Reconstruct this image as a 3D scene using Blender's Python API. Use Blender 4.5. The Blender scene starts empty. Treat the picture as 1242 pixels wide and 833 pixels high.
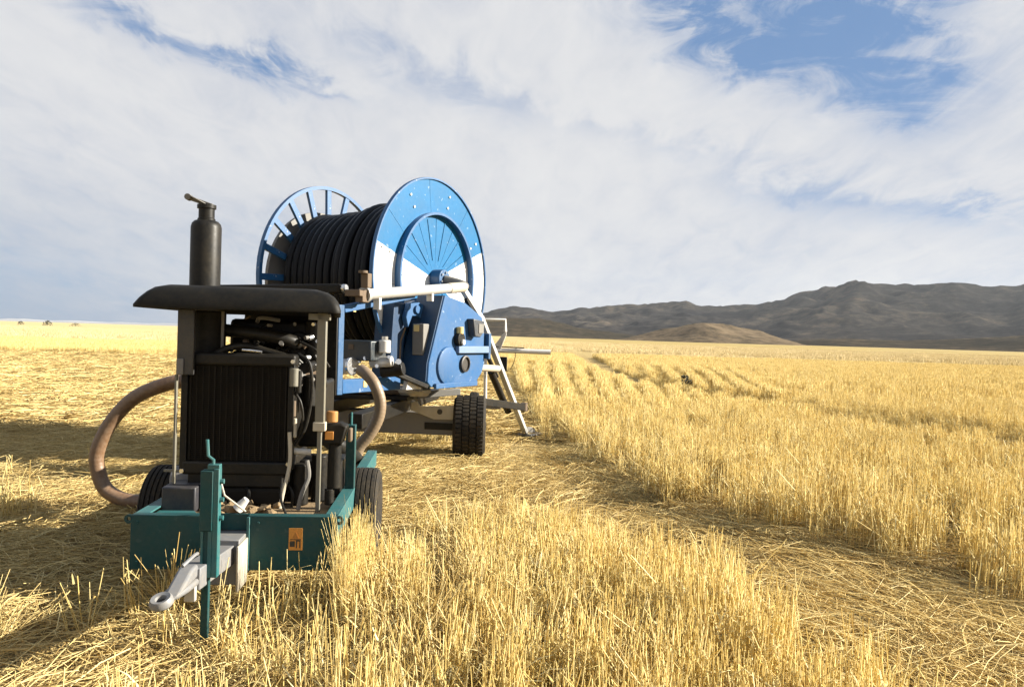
import bpy, bmesh, math, random
import numpy as np
from mathutils import Vector, Matrix, Euler
R = math.radians
sc = bpy.context.scene
C = sc.collection
rng = np.random.default_rng(7)
random.seed(7)

# ------------------------------------------------------------------ camera
cam = bpy.data.cameras.new('camera'); cam_o = bpy.data.objects.new('camera', cam); C.objects.link(cam_o)
cam.sensor_width = 36; cam.lens = 26.96; cam.clip_start = 0.05; cam.clip_end = 40000
PITCH, ROLL = R(-0.585), R(-1.70)
cam_o.matrix_world = Matrix.Translation((0, 0, 1.6)) @ Matrix.Rotation(R(90)+PITCH, 4, 'X') @ Matrix.Rotation(-ROLL, 4, 'Z')
sc.camera = cam_o

# ------------------------------------------------------------------ light, sky, exposure
SUN_EL, SUN_AZ = 23.0, 5.0            # azimuth measured from +x towards +y
sd = Vector((math.cos(R(SUN_AZ))*math.cos(R(SUN_EL)), math.sin(R(SUN_AZ))*math.cos(R(SUN_EL)), math.sin(R(SUN_EL))))
sl = bpy.data.lights.new('sun', 'SUN'); sl.energy = 5.0; sl.angle = R(0.5); sl.color = (1.0, 0.93, 0.80)
so = bpy.data.objects.new('sun', sl); C.objects.link(so); so.rotation_euler = sd.to_track_quat('Z', 'Y').to_euler(); so.location = (20, 4, 12)
vs = sc.view_settings; vs.view_transform = 'Standard'; vs.look = 'None'; vs.exposure = 1.68; vs.gamma = 1; vs.use_curve_mapping = False
CLOUD = 0.196; BG = 0.05; HAZE = 0.00003

class N:
    """tiny node-tree writer"""
    def __init__(s, nt): s.nt = nt
    def n(s, typ, ins=None, **kw):
        nd = s.nt.nodes.new(typ)
        for k, v in kw.items(): setattr(nd, k, v)
        for k, v in (ins or {}).items(): s.set(nd.inputs[k], v)
        return nd
    def set(s, sock, v):
        if isinstance(v, bpy.types.Node): v = v.outputs[0]
        if isinstance(v, bpy.types.NodeSocket): s.nt.links.new(v, sock)
        else:
            if sock.type == 'RGBA' and len(v) == 3: v = (*v, 1)
            sock.default_value = v
    def m(s, op, a, b=0.0, c=None, clamp=False):
        nd = s.n('ShaderNodeMath', {0: a, 1: b}, operation=op, use_clamp=clamp)
        if c is not None: s.set(nd.inputs[2], c)
        return nd.outputs[0]
    def mix(s, f, a, b, typ='RGBA', blend='MIX'):
        nd = s.n('ShaderNodeMix', data_type=typ, blend_type=blend) if typ == 'RGBA' else s.n('ShaderNodeMix', data_type=typ)
        o = {'RGBA': (0, 6, 7, 2), 'FLOAT': (0, 2, 3, 0)}[typ]
        s.set(nd.inputs[o[0]], f); s.set(nd.inputs[o[1]], a); s.set(nd.inputs[o[2]], b)
        return nd.outputs[o[3]]
    def noise(s, vec, scale, detail=4, rough=.55, dist=0.0, out=0):
        nd = s.n('ShaderNodeTexNoise', {'Scale': scale, 'Detail': detail, 'Roughness': rough, 'Distortion': dist})
        if vec is not None: s.set(nd.inputs['Vector'], vec)
        return nd.outputs[out]
    def mapv(s, vec, loc=(0, 0, 0), rot=(0, 0, 0), scale=(1, 1, 1)):
        return s.n('ShaderNodeMapping', {'Vector': vec, 'Location': loc, 'Rotation': rot, 'Scale': scale}).outputs[0]
    def ramp(s, f, stops):
        nd = s.n('ShaderNodeValToRGB', {0: f}); e = nd.color_ramp.elements
        while len(e) > 1: e.remove(e[0])
        e[0].position = stops[0][0]; e[0].color = (*stops[0][1], 1)
        for p, c in stops[1:]:
            k = e.new(p); k.color = (*c, 1)
        return nd.outputs[0]
    def rng(s, v, a, b, c=0.0, d=1.0):
        return s.n('ShaderNodeMapRange', {0: v, 1: a, 2: b, 3: c, 4: d}).outputs[0]

w = bpy.data.worlds.new("World"); sc.world = w; w.use_nodes = True
nt = w.node_tree; nt.nodes.clear(); k = N(nt)
tc = k.n('ShaderNodeTexCoord').outputs['Generated']
sx = k.n('ShaderNodeSeparateXYZ', {0: tc}); X, Y, Z = sx.outputs
sky = k.n('ShaderNodeTexSky', sky_type='NISHITA', sun_disc=False, sun_elevation=R(SUN_EL), sun_rotation=R(90-SUN_AZ), air_density=1.0, dust_density=0.6, ozone_density=2.0, altitude=1400)
zc = k.m('MULTIPLY', k.m('ADD', k.m('MAXIMUM', Z, 0.0), 0.22), 0.62)
cp = k.n('ShaderNodeCombineXYZ', {0: k.m('DIVIDE', X, zc), 1: k.m('DIVIDE', Y, zc), 2: 0.0}).outputs[0]
n_big = k.noise(k.mapv(cp, (3.1, 1.7, 0), (0, 0, R(28)), (0.55, 0.22, 1)), 1.0, 7, .58, .6)
n_str = k.noise(k.mapv(cp, (7.3, 2.2, 0), (0, 0, R(62)), (2.6, 0.5, 1)), 1.3, 8, .62, .8)
n_fine = k.noise(k.mapv(cp, (1.3, 5.2, 0), (0, 0, R(50)), (2.2, 1.0, 1)), 2.6, 8, .65, .5)
az = k.m('MULTIPLY', k.m('ARCTAN2', X, Y), 57.2958)
el = k.m('MULTIPLY', k.m('ARCSINE', Z), 57.2958)
azn = k.m('ADD', az, k.m('MULTIPLY', k.m('SUBTRACT', n_str, .5), 9.0))
eln = k.m('ADD', el, k.m('MULTIPLY', k.m('SUBTRACT', n_fine, .5), 6.0))
def gap(a0, e0, s1, s2, rot, amp):
    c, s_ = math.cos(R(rot)), math.sin(R(rot))
    da = k.m('SUBTRACT', azn, a0); de = k.m('SUBTRACT', eln, e0)
    u = k.m('DIVIDE', k.m('ADD', k.m('MULTIPLY', da, c), k.m('MULTIPLY', de, s_)), s1)
    v = k.m('DIVIDE', k.m('SUBTRACT', k.m('MULTIPLY', de, c), k.m('MULTIPLY', da, s_)), s2)
    q = k.m('ADD', k.m('MULTIPLY', u, u), k.m('MULTIPLY', v, v))
    return k.m('MULTIPLY', k.m('EXPONENT', k.m('MULTIPLY', q, -1.0)), amp)
gaps = None
for g in [(19.5, 21, 9.5, 3.8, -12, 1.5), (25.5, 17.2, 4.5, 2.6, -25, 1.15), (28, 22.5, 5, 2.5, 20, .9), (13, 22, 5, 2.6, -12, 1.15),
          (-22.5, 18.4, 9.0, 0.9, -11, 1.05), (-30, 21, 5, .8, -14, .4), (-6, 17.6, 7, 1.5, -14, .5), (-9, 20, 6, 1.2, -10, .28),
          (19.5, 10.6, 6, 1.3, -8, .55), (29.5, 8.6, 6, 1.0, -6, .6), (5, 15, 9, 1.2, -14, .22), (14, 13.5, 8, .9, -10, .25),
          (-31, 1.0, 17, 3.6, 0, .42), (-18, 5.5, 12, 2.0, -4, .12), (2, 38, 30, 9, -12, .8), (-60, 30, 18, 8, 0, .8), (75, 34, 20, 9, 0, .8)]:
    q = gap(*g); gaps = q if gaps is None else k.m('ADD', gaps, q)
brk = k.m('ADD', k.m('MULTIPLY', n_str, .8), k.m('MULTIPLY', n_big, .6))
wisp = k.noise(k.mapv(tc, (2.1, .7, 4.4), (0, R(-25), 0), (5, 5, 13)), 1.6, 8, .66, 1.2)
brk = k.m('MULTIPLY', k.rng(brk, .40, .95, 1.2, 0.45), k.rng(wisp, .36, .62, 1.12, .42))
cover = k.m('SUBTRACT', 1.0, k.m('MULTIPLY', gaps, brk))
cover = k.m('SUBTRACT', cover, k.rng(n_big, .62, .30, .0, .30))
cover = k.m('SUBTRACT', cover, k.rng(el, 26, 62, 0, .55))           # the veil thins towards the zenith
cover = k.m('ADD', cover, k.m('MULTIPLY', k.m('SUBTRACT', n_fine, .5), .62))
cover = k.n('ShaderNodeMapRange', {0: cover, 1: -.06, 2: 1.0, 3: 0.04, 4: 1.0}, interpolation_type='SMOOTHSTEP').outputs[0]
tone = k.rng(k.m('ADD', k.m('MULTIPLY', n_big, .6), k.m('MULTIPLY', n_fine, .4)), .32, .66, 0, 1)
ccol = k.mix(tone, (.60, .62, .67), (.745, .75, .76))
ccol = k.mix(k.m('MULTIPLY', k.rng(el, 0, 11, .85, 0), k.rng(az, -8, -34, .10, 1)), ccol, (.31, .385, .50))
ccol = k.n('ShaderNodeVectorMath', {0: ccol, 3: CLOUD/.6/BG}, operation='SCALE').outputs[0]
blue = k.mix(.8, sky.outputs[0], (.040/BG, .083/BG, .163/BG))
final = k.mix(cover, blue, ccol)
bg = k.n('ShaderNodeBackground', {0: final, 1: BG})
k.nt.links.new(bg.outputs[0], k.n('ShaderNodeOutputWorld').inputs[0])

# ------------------------------------------------------------------ materials
def new_mat(name):
    m = bpy.data.materials.new(name); m.use_nodes = True
    m.node_tree.nodes.clear(); return m, N(m.node_tree)
def paint(name, col, rough=.45, metal=0.0, var=.18, scale=6.0, dust=0.0, dustcol=(.42, .33, .19), bump=.0, bscale=60, chip=0.0, chipcol=(.75, .75, .72), coat=0.0, fn=None, spec=.5):
    m, k = new_mat(name)
    ob = k.n('ShaderNodeTexCoord').outputs['Object']
    n1 = k.noise(ob, scale, 6, .6); n2 = k.noise(ob, scale*7, 4, .6)
    base = fn(k, ob) if fn else col
    c = k.mix(k.rng(n1, .3, .7), base, k.mix(1.0, base, (1-var, 1-var, 1-var), blend='MULTIPLY'))
    if chip:
        c = k.mix(k.m('MULTIPLY', k.rng(k.noise(ob, scale*3.3, 3, .5), .69-.02, .71), chip), c, chipcol)
    rr = k.m('ADD', rough, k.m('MULTIPLY', k.m('SUBTRACT', n2, .5), .25))
    if dust:
        dm = k.m('MULTIPLY', k.rng(k.m('ADD', k.m('MULTIPLY', n1, .6), k.m('MULTIPLY', n2, .4)), .38, .72), dust)
        c = k.mix(dm, c, dustcol); rr = k.m('ADD', rr, k.m('MULTIPLY', dm, .4))
    b = k.n('ShaderNodeBsdfPrincipled', {'Base Color': c, 'Roughness': rr, 'Metallic': metal, 'Coat Weight': coat, 'Specular IOR Level': spec})
    if bump:
        b.inputs['Normal'].default_value = (0, 0, 0)
        bn = k.n('ShaderNodeBump', {'Strength': bump, 'Distance': .01, 'Height': k.noise(ob, bscale, 4, .6)})
        k.nt.links.new(bn.outputs[0], b.inputs['Normal'])
    k.nt.links.new(b.outputs[0], k.n('ShaderNodeOutputMaterial').inputs[0])
    return m
def wedge(k, ob):
    s = k.n('ShaderNodeSeparateXYZ', {0: ob}); y, z = s.outputs[1], k.m('SUBTRACT', s.outputs[2], 2.30)
    a = k.m('MULTIPLY', k.m('ARCTAN2', z, y), 57.2958)          # 0 = +y, 90 = up
    wob = k.m('MULTIPLY', k.m('SUBTRACT', k.noise(ob, 9, 3), .5), 1.2)
    a = k.m('ADD', a, wob)
    right = k.m('MULTIPLY', k.m('LESS_THAN', a, 22), k.m('GREATER_THAN', a, -30))
    left = k.m('MAXIMUM', k.m('GREATER_THAN', a, 163.5), k.m('LESS_THAN', a, -150))
    return k.mix(k.m('MAXIMUM', right, left), (.003, .104, .250), (.62, .62, .60))
M = dict(
    teal=paint('teal_paint', (.009, .056, .060), .5, spec=.2, dust=.16, dustcol=(.16, .13, .085), chip=.55, chipcol=(.035, .075, .075)),
    teal_old=paint('dusty_teal_paint', (.011, .105, .112), .5, dust=.2, dustcol=(.2, .2, .15), chip=.3, chipcol=(.2, .25, .25)),
    black=paint('black_paint', (.007, .007, .007), .45, spec=.2, dust=.05, var=.3),
    matte=paint('matte_black_plastic', (.008, .008, .0075), .55, spec=.15, dust=.04, bump=.15, bscale=140),
    rad=paint('dusty_radiator_black', (.011, .0098, .008), .65, spec=.1, dust=.3, dustcol=(.050, .038, .024)),
    rubber=paint('tyre_rubber', (.012, .0115, .011), .75, spec=.2, dust=.55, dustcol=(.10, .078, .05), bump=.25, bscale=80),
    hose=paint('black_polyethylene', (.005, .0055, .007), .45, spec=.18, dust=.05, dustcol=(.06, .055, .05)),
    suction=paint('brown_rubber_hose', (.145, .078, .038), .42, dust=.45, dustcol=(.36, .27, .19)),
    blue=paint('blue_paint', (.012, .070, .175), .45, dust=.10, dustcol=(.2, .22, .25), chip=.35, chipcol=(.3, .32, .34)),  # reel blue darkened for parts that stand mostly in shade
    navy=paint('blue_paint_deep_shade', (.008, .038, .095), .5, spec=.3, dust=.06),  # reel blue deepened further, shade painted into the front-facing frame parts
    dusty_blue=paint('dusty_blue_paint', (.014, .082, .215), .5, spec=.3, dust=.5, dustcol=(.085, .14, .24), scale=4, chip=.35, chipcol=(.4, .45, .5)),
    drum_blue=paint('drum_blue_paint', (.012, .085, .22), .42, dust=.05, chip=.3),
    wedge=paint('blue_and_white_wedge_paint', None, .42, dust=.05, dustcol=(.16, .26, .36), chip=.15, scale=4, fn=wedge, spec=.25),
    galv=paint('galvanised_steel', (.46, .46, .45), .42, metal=.35, dust=.35, dustcol=(.5, .44, .34), scale=10),
    white=paint('white_paint', (.62, .61, .58), .5, dust=.25),
    grey=paint('grey_steel', (.13, .127, .12), .55, dust=.4, dustcol=(.26, .22, .17)),
    drawbar=paint('pale_grey_primer', (.155, .16, .17), .5, dust=.25),
    post=paint('cream_grey_post', (.135, .13, .105), .5, dust=.2),
    column=paint('dark_grey_column', (.028, .028, .028), .5, dust=.1),
    cream=paint('cream_steel', (.44, .40, .32), .55, dust=.4),
    rust=paint('rusty_steel', (.12, .080, .048), .75, dust=.3, dustcol=(.2, .16, .11)),
    chrome=paint('bright_metal', (.70, .70, .70), .22, metal=.9),
    orange=paint('orange_decal', (.62, .25, .035), .45, dust=.12),
    darkprint=paint('dark_print', (.03, .025, .02), .5),
    lemon=paint('pale_yellow_cap', (.60, .45, .18), .4),
    rim=paint('dusty_wheel_rim', (.16, .155, .15), .55, dust=.3),
    dirt=paint('chaff_and_dirt', (.22, .15, .075), .9, bump=.6, bscale=40, scale=12),
)
# ------------------------------------------------------------------ mesh helpers
def basis(axis):
    a = Vector(axis).normalized()
    t = Vector((0, 0, 1)) if abs(a.z) < .9 else Vector((1, 0, 0))
    u = t.cross(a).normalized(); return u, a.cross(u), a
class MB:
    def __init__(s): s.v = []; s.f = []
    def add(s, vs, fs):
        o = len(s.v); s.v += [tuple(p) for p in vs]; s.f += [tuple(i+o for i in f) for f in fs]; return s
    def box(s, x0, x1, y0, y1, z0, z1, rot=None, piv=None):
        vs = [Vector((x, y, z)) for x in (x0, x1) for y in (y0, y1) for z in (z0, z1)]
        if rot:
            p = Vector(piv) if piv else Vector(((x0+x1)/2, (y0+y1)/2, (z0+z1)/2)); m = Euler([R(a) for a in rot]).to_matrix()
            vs = [m @ (q-p) + p for q in vs]
        return s.add(vs, [(0, 1, 3, 2), (4, 6, 7, 5), (0, 4, 5, 1), (2, 3, 7, 6), (0, 2, 6, 4), (1, 5, 7, 3)])
    def cbox(s, c, d, rot=None):
        return s.box(c[0]-d[0]/2, c[0]+d[0]/2, c[1]-d[1]/2, c[1]+d[1]/2, c[2]-d[2]/2, c[2]+d[2]/2, rot)
    def bar(s, p0, p1, w_, h_, up=(0, 0, 1)):
        p0, p1 = Vector(p0), Vector(p1); a = (p1-p0).normalized(); u = Vector(up)
        sd_ = a.cross(u).normalized(); u = sd_.cross(a).normalized()
        vs = [p + sd_*w_/2*i + u*h_/2*j for p in (p0, p1) for i in (-1, 1) for j in (-1, 1)]
        return s.add(vs, [(0, 1, 3, 2), (4, 6, 7, 5), (0, 4, 5, 1), (2, 3, 7, 6), (0, 2, 6, 4), (1, 5, 7, 3)])
    def cyl(s, p0, p1, r0, r1=None, n=16):
        r1 = r0 if r1 is None else r1; p0, p1 = Vector(p0), Vector(p1); u, v, a = basis(p1-p0)
        vs = [p + (u*math.cos(t)+v*math.sin(t))*r for p, r in ((p0, r0), (p1, r1)) for t in [2*math.pi*i/n for i in range(n)]]
        return s.add(vs, [(i, (i+1) % n, n+(i+1) % n, n+i) for i in range(n)] + [tuple(range(n))[::-1], tuple(range(n, 2*n))])
    def tube(s, pts, r, n=10, caps=True):
        pts = [Vector(p) for p in pts]; m = len(pts); rs = r if isinstance(r, (list, tuple)) else [r]*m
        tang = [(pts[min(i+1, m-1)]-pts[max(i-1, 0)]).normalized() for i in range(m)]
        u, v, a = basis(tang[0]); vs = []
        for i, p in enumerate(pts):
            u = (u - tang[i]*u.dot(tang[i])).normalized(); v = tang[i].cross(u)
            vs += [p + (u*math.cos(2*math.pi*j/n)+v*math.sin(2*math.pi*j/n))*rs[i] for j in range(n)]
        fs = [(i*n+j, i*n+(j+1) % n, (i+1)*n+(j+1) % n, (i+1)*n+j) for i in range(m-1) for j in range(n)]
        if caps: fs += [tuple(range(n))[::-1], tuple(range((m-1)*n, m*n))]
        return s.add(vs, fs)
    def lathe(s, prof, o, axis, n=32, closed=False, a0=0, a1=360):
        o = Vector(o); u, v, a = basis(axis); full = abs(a1-a0) >= 359.9
        m = len(prof); cnt = n if full else n+1; vs = []
        for i in range(cnt):
            t = R(a0+(a1-a0)*i/n)
            vs += [o + a*h + (u*math.cos(t)+v*math.sin(t))*r for r, h in prof]
        fs = []
        for i in range(n):
            i2 = (i+1) % cnt
            for j in range(m if closed else m-1):
                j2 = (j+1) % m; fs.append((i*m+j, i2*m+j, i2*m+j2, i*m+j2))
        if closed and not full: fs += [tuple(range(m)), tuple(range((cnt-1)*m, cnt*m))[::-1]]
        return s.add(vs, fs)
    def prism(s, poly, lo, hi, ax='x'):
        k_ = {'x': lambda a, b, c: (c, a, b), 'y': lambda a, b, c: (a, c, b), 'z': lambda a, b, c: (a, b, c)}[ax]; n = len(poly)
        vs = [k_(a, b, c) for c in (lo, hi) for a, b in poly]
        return s.add(vs, [tuple(range(n))[::-1], tuple(range(n, 2*n))] + [(i, (i+1) % n, n+(i+1) % n, n+i) for i in range(n)])
    def sector(s, r0, r1, a0, a1, x0, x1, cz, n=6, cy=0.0):     # annular plate in the local yz plane
        pts = [(math.cos(R(a0+(a1-a0)*i/n)), math.sin(R(a0+(a1-a0)*i/n))) for i in range(n+1)]
        vs = [(x, cy+c*r, cz+q*r) for x in (x0, x1) for r in (r0, r1) for c, q in pts]; m = n+1; fs = []
        for i in range(n):
            fs += [(i, i+1, m+i+1, m+i), (2*m+i, 3*m+i, 3*m+i+1, 2*m+i+1), (i, 2*m+i, 2*m+i+1, i+1), (m+i, m+i+1, 3*m+i+1, 3*m+i)]
        fs += [(0, m, 3*m, 2*m), (n, 2*m+n, 3*m+n, m+n)]
        return s.add(vs, fs)
    def build(s, name, m, parent=None, bevel=0.0, seg=2, angle=38):
        me = bpy.data.meshes.new(name); me.from_pydata(s.v, [], s.f)
        bm = bmesh.new(); bm.from_mesh(me); bmesh.ops.recalc_face_normals(bm, faces=bm.faces); bm.to_mesh(me); bm.free()
        me.polygons.foreach_set('use_smooth', [True]*len(me.polygons)); me.set_sharp_from_angle(angle=R(angle))
        me.materials.append(m if not isinstance(m, str) else M[m])
        o = bpy.data.objects.new(name, me); C.objects.link(o)
        if parent is not None: o.parent = parent
        if bevel:
            b = o.modifiers.new('bevel', 'BEVEL'); b.width = bevel; b.segments = seg; b.limit_method = 'ANGLE'; b.angle_limit = R(40)
            b.harden_normals = False
        return o
def tag(o, label=None, cat=None, group=None, kind=None):
    if label: o['label'] = label
    if cat: o['category'] = cat
    if group: o['group'] = group
    if kind: o['kind'] = kind
    return o
def empty(name, loc, rz, label, cat, group=None):
    o = bpy.data.objects.new(name, None); C.objects.link(o); o.location = loc; o.rotation_euler = (0, 0, R(rz)); o.empty_display_size = .2
    return tag(o, label, cat, group)
def copy_part(o, parent, matrix=None):
    c = o.copy(); C.objects.link(c); c.parent = parent
    if matrix is not None: c.matrix_basis = matrix
    for ch in [x for x in bpy.data.objects if x.parent == o]: copy_part(ch, c)
    return c
def curve_pts(ctrl, n=10):                                        # Catmull-Rom through control points
    P = [Vector(p) for p in ctrl]; P = [2*P[0]-P[1]] + P + [2*P[-1]-P[-2]]; out = []
    for i in range(1, len(P)-2):
        for j in range(n):
            t = j/n; a, b, c, d = P[i-1:i+3]
            out.append(.5*((2*b)+(c-a)*t+(2*a-5*b+4*c-d)*t*t+(3*b-a-3*c+d)*t**3))
    return out + [P[-2]]

# ------------------------------------------------------------------ value noise (numpy)
def hash2(ix, iy, seed):
    h = (ix*374761393 + iy*668265263 + seed*1442695041) & 0x7fffffff
    h = ((h ^ (h >> 13))*1274126177) & 0x7fffffff
    return ((h ^ (h >> 16)) & 0xffff)/65535.0
def vnoise(x, y, seed=0):
    ix = np.floor(x).astype(np.int64); iy = np.floor(y).astype(np.int64); fx = x-ix; fy = y-iy
    fx = fx*fx*(3-2*fx); fy = fy*fy*(3-2*fy)
    return (hash2(ix, iy, seed)*(1-fx)+hash2(ix+1, iy, seed)*fx)*(1-fy) + (hash2(ix, iy+1, seed)*(1-fx)+hash2(ix+1, iy+1, seed)*fx)*fy
def fbm(x, y, oct=5, seed=0, ridged=False):
    a, t, s_ = .5, 0, 0
    for i in range(oct):
        q = vnoise(x, y, seed+i*17)
        if ridged: q = 1-np.abs(2*q-1)
        t = t+a*q; s_ += a; a *= .5; x = x*2.03+13.1; y = y*2.03+7.7
    return t/s_

# ------------------------------------------------------------------ zones of the field
BY = np.array([-4., 2.0, 3.5, 4.4, 5.1, 5.57, 6.4, 7.56, 10.97, 16.1, 24, 33, 38, 41]); BX = np.array([12., 7.5, 5.2, 4.1, 3.5, 3.15, 2.5, 1.75, .98, .40, .3, -.3, -6, -300])
def crop_edge(y): return np.interp(y, BY, BX)
NY = np.array([0., 2.2, 3.58, 5.0, 6.45, 7.2]); NX = np.array([2.1, 1.75, 1.25, .95, .50, -.2])
def near_edge(y): return np.interp(y, NY, NX)
TY = np.array([0., 6., 9., 11.95, 16, 20, 25.5, 38, 55, 72, 100]); TX = np.array([14., 11.0, 9.3, 8.0, 6.5, 5.4, 4.55, 4.6, 5.4, 6.2, 8])
def track_dist(x, y): return np.abs(x-np.interp(y, TY, TX))
def height(x, y):
    d = np.hypot(x, y); f = np.clip(1-(d-25)/25, 0, 1)
    z = (fbm(x*.9, y*.9, 3, 3)-.5)*.09*f
    return z - .035*f*((y < 40) & (x < crop_edge(y)) & (x > near_edge(y)) & (y < 20))

# ------------------------------------------------------------------ ground sheet
def axis(vals):
    a = np.concatenate(vals); return np.unique(np.round(a, 3))
gx = axis([-np.geomspace(16, 9000, 26), np.arange(-16, 16.01, .33), np.geomspace(16, 9000, 26)])
gy = axis([-np.geomspace(4, 9000, 18), np.arange(-4, 26.01, .33), np.geomspace(26, 9000, 26)])
GX, GY = np.meshgrid(gx, gy); GZ = height(GX, GY)
nx, ny = len(gx), len(gy)
me = bpy.data.meshes.new('ground')
idx = np.arange(nx*ny).reshape(ny, nx)
me.from_pydata(np.stack([GX, GY, GZ], -1).reshape(-1, 3).tolist(), [], np.stack([idx[:-1, :-1], idx[:-1, 1:], idx[1:, 1:], idx[1:, :-1]], -1).reshape(-1, 4).tolist())
me.polygons.foreach_set('use_smooth', [True]*len(me.polygons))
m, k = new_mat('harvested_wheat_ground')
gp = k.n('ShaderNodeNewGeometry').outputs['Position']
sp = k.n('ShaderNodeSeparateXYZ', {0: gp})
dist = k.n('ShaderNodeVectorMath', {0: gp}, operation='LENGTH').outputs['Value']
fib1 = k.noise(k.mapv(gp, rot=(0, 0, .4), scale=(3, 30, 3)), 2.0, 6, .7, .8)
fib2 = k.noise(k.mapv(gp, rot=(0, 0, -.9), scale=(34, 3, 3)), 2.0, 6, .7, .8)
fib = k.m('MAXIMUM', fib1, fib2); pat = k.noise(gp, .9, 5, .6)
near = k.ramp(k.m('ADD', k.m('MULTIPLY', fib, .75), k.m('MULTIPLY', pat, .35)), [(.40, (.075, .048, .021)), (.50, (.22, .150, .062)), (.62, (.40, .295, .125)), (.76, (.56, .44, .21))])
stripe = k.noise(k.mapv(gp, rot=(0, 0, R(6)), scale=(.006, .05, 1)), 1.0, 6, .65, .4)
stripe2 = k.noise(k.mapv(gp, rot=(0, 0, R(-4)), scale=(.02, .16, 1)), 1.0, 5, .65, .3)
far = k.ramp(k.m('ADD', k.m('MULTIPLY', stripe, .6), k.m('MULTIPLY', stripe2, .4)), [(.34, (.16, .11, .04)), (.43, (.30, .22, .08)), (.52, (.40, .305, .115)), (.60, (.30, .22, .08)), (.70, (.42, .32, .13))])
bare = k.mix(k.rng(sp.outputs[0], -30, 40), (.50, .405, .20), far)
col = k.mix(k.rng(dist, 45, 120), near, bare)
b = k.n('ShaderNodeBsdfPrincipled', {'Base Color': col, 'Roughness': .9, 'Specular IOR Level': .1})
bn = k.n('ShaderNodeBump', {'Strength': .9, 'Distance': .05, 'Height': fib}); k.nt.links.new(bn.outputs[0], b.inputs['Normal'])
k.nt.links.new(b.outputs[0], k.n('ShaderNodeOutputMaterial').inputs[0])
me.materials.append(m)
go = bpy.data.objects.new('ground', me); C.objects.link(go); tag(go, kind='structure')

# ------------------------------------------------------------------ hills
def px_az(px): return math.degrees(math.atan((px-621)/930))
def terrain(name, az0, az1, naz, r0, r1, nr, hfun, mat):
    az_ = np.radians(np.linspace(az0, az1, naz)); rr = np.linspace(r0, r1, nr)
    A, Q = np.meshgrid(az_, rr); x = np.sin(A)*Q; y = np.cos(A)*Q; z = hfun(np.degrees(A), Q, x, y)
    i = np.arange(naz*nr).reshape(nr, naz); me = bpy.data.meshes.new(name)
    me.from_pydata(np.stack([x, y, z], -1).reshape(-1, 3).tolist(), [], np.stack([i[:-1, :-1], i[:-1, 1:], i[1:, 1:], i[1:, :-1]], -1).reshape(-1, 4).tolist())
    me.polygons.foreach_set('use_smooth', [True]*len(me.polygons)); me.materials.append(mat)
    o = bpy.data.objects.new(name, me); C.objects.link(o); return tag(o, kind='structure')
def scrub(name, dark, mid, light, t0, t1, t2, speck):
    m, k = new_mat(name); p = k.n('ShaderNodeNewGeometry').outputs['Position']
    a = k.noise(p, .0022, 7, .62, .4); c = k.noise(p, speck, 5, .7)
    f = k.m('ADD', k.m('MULTIPLY', a, .6), k.m('MULTIPLY', c, .4))
    col = k.ramp(f, [(t0, dark), (t1, mid), (t2, light)])
    b = k.n('ShaderNodeBsdfDiffuse', {0: col, 1: .6}); k.nt.links.new(b.outputs[0], k.n('ShaderNodeOutputMaterial').inputs[0]); return m
ridge_px = np.array([300, 420, 520, 590, 620, 640, 670, 700, 740, 780, 830, 850, 900, 935, 960, 1000, 1035, 1060, 1100, 1150, 1200, 1242, 1320, 1420, 1600, 2000, 2600])
ridge_y = np.array([399, 398, 388, 378, 370, 373, 378, 373, 370, 368, 365, 370, 370, 365, 357, 347, 340, 343, 345, 342, 347, 345, 352, 340, 356, 380, 372])
ridge_az = np.array([px_az(p) for p in ridge_px])
ridge_t = (407+.0297*(ridge_px-621)-ridge_y)/930*np.cos(np.radians(ridge_az))     # tan of elevation along the ray
def hills(a, q, x, y):
    top = np.interp(a, ridge_az, ridge_t)
    fade = np.clip((a+20)/10, 0, 1)*np.clip((112-a)/14, 0, 1)
    s_ = np.clip((q-1700)/(3300-1700), 0, 1.6)
    env = np.where(s_ < 1, s_**1.25, np.clip(1-(s_-1)*1.1, 0, 1))
    n = fbm(x*.0030, y*.0030, 6, 5, True); n2 = fbm(x*.0012+4, y*.0012, 4, 31, True)
    carve = 1 - (.66*(1-n)+.55*(1-n2))*np.clip(1.15-np.abs(s_-1)*.25-env*.62, .12, 1)
    n3 = fbm(x*.009, y*.009, 4, 55, True)
    z = -6 + (top*3300+6)*env*carve*1.06 - 30*(1-n3)*np.clip(env*2, 0, 1)*np.clip(1.3-env, .25, 1) + (n-.5)*26*np.clip(env*3, 0, 1)*np.clip(1.25-env, .08, 1)
    have = np.max(z/q, axis=0); f = np.maximum(top[0], .004)/np.maximum(have, .004); f = np.convolve(np.pad(f, 4, 'edge'), np.ones(9)/9, 'valid')
    return -6 + fade*(np.maximum(z, -6)*f[None, :]*(1+.03*(fbm(x*.012, y*.012, 3, 8)-.5)) + 6)
hill_m = scrub('dark_scrub_slopes', (.019, .018, .019), (.048, .043, .038), (.145, .115, .080), .40, .52, .66, .03)  # scrub colour kept dark to carry the cloud shadow over the range
terrain('hills', -24, 116, 520, 1500, 4600, 110, hills, hill_m)
def foothill(a, q, x, y):
    def mound(px, r, h, wa, wr):
        a0 = px_az(px); return h*np.exp(-((a-a0)/wa)**2-((q-r)/wr)**2)
    z = mound(1000, 1480, 10, 4.0, 200) + mound(690, 1560, 22, 6.5, 220) + mound(1130, 1520, 12, 6, 200) + mound(1260, 1520, 12, 4, 200) + mound(600, 1600, 26, 5, 200) + mound(1450, 1520, 22, 9, 220)
    n = fbm(x*.006, y*.006, 5, 77, True)
    return -5 + z*(.72+.5*n) + (n-.5)*4
foot_m = scrub('scrub_slopes', (.026, .025, .019), (.060, .049, .033), (.18, .132, .080), .42, .54, .68, .05)
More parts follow.
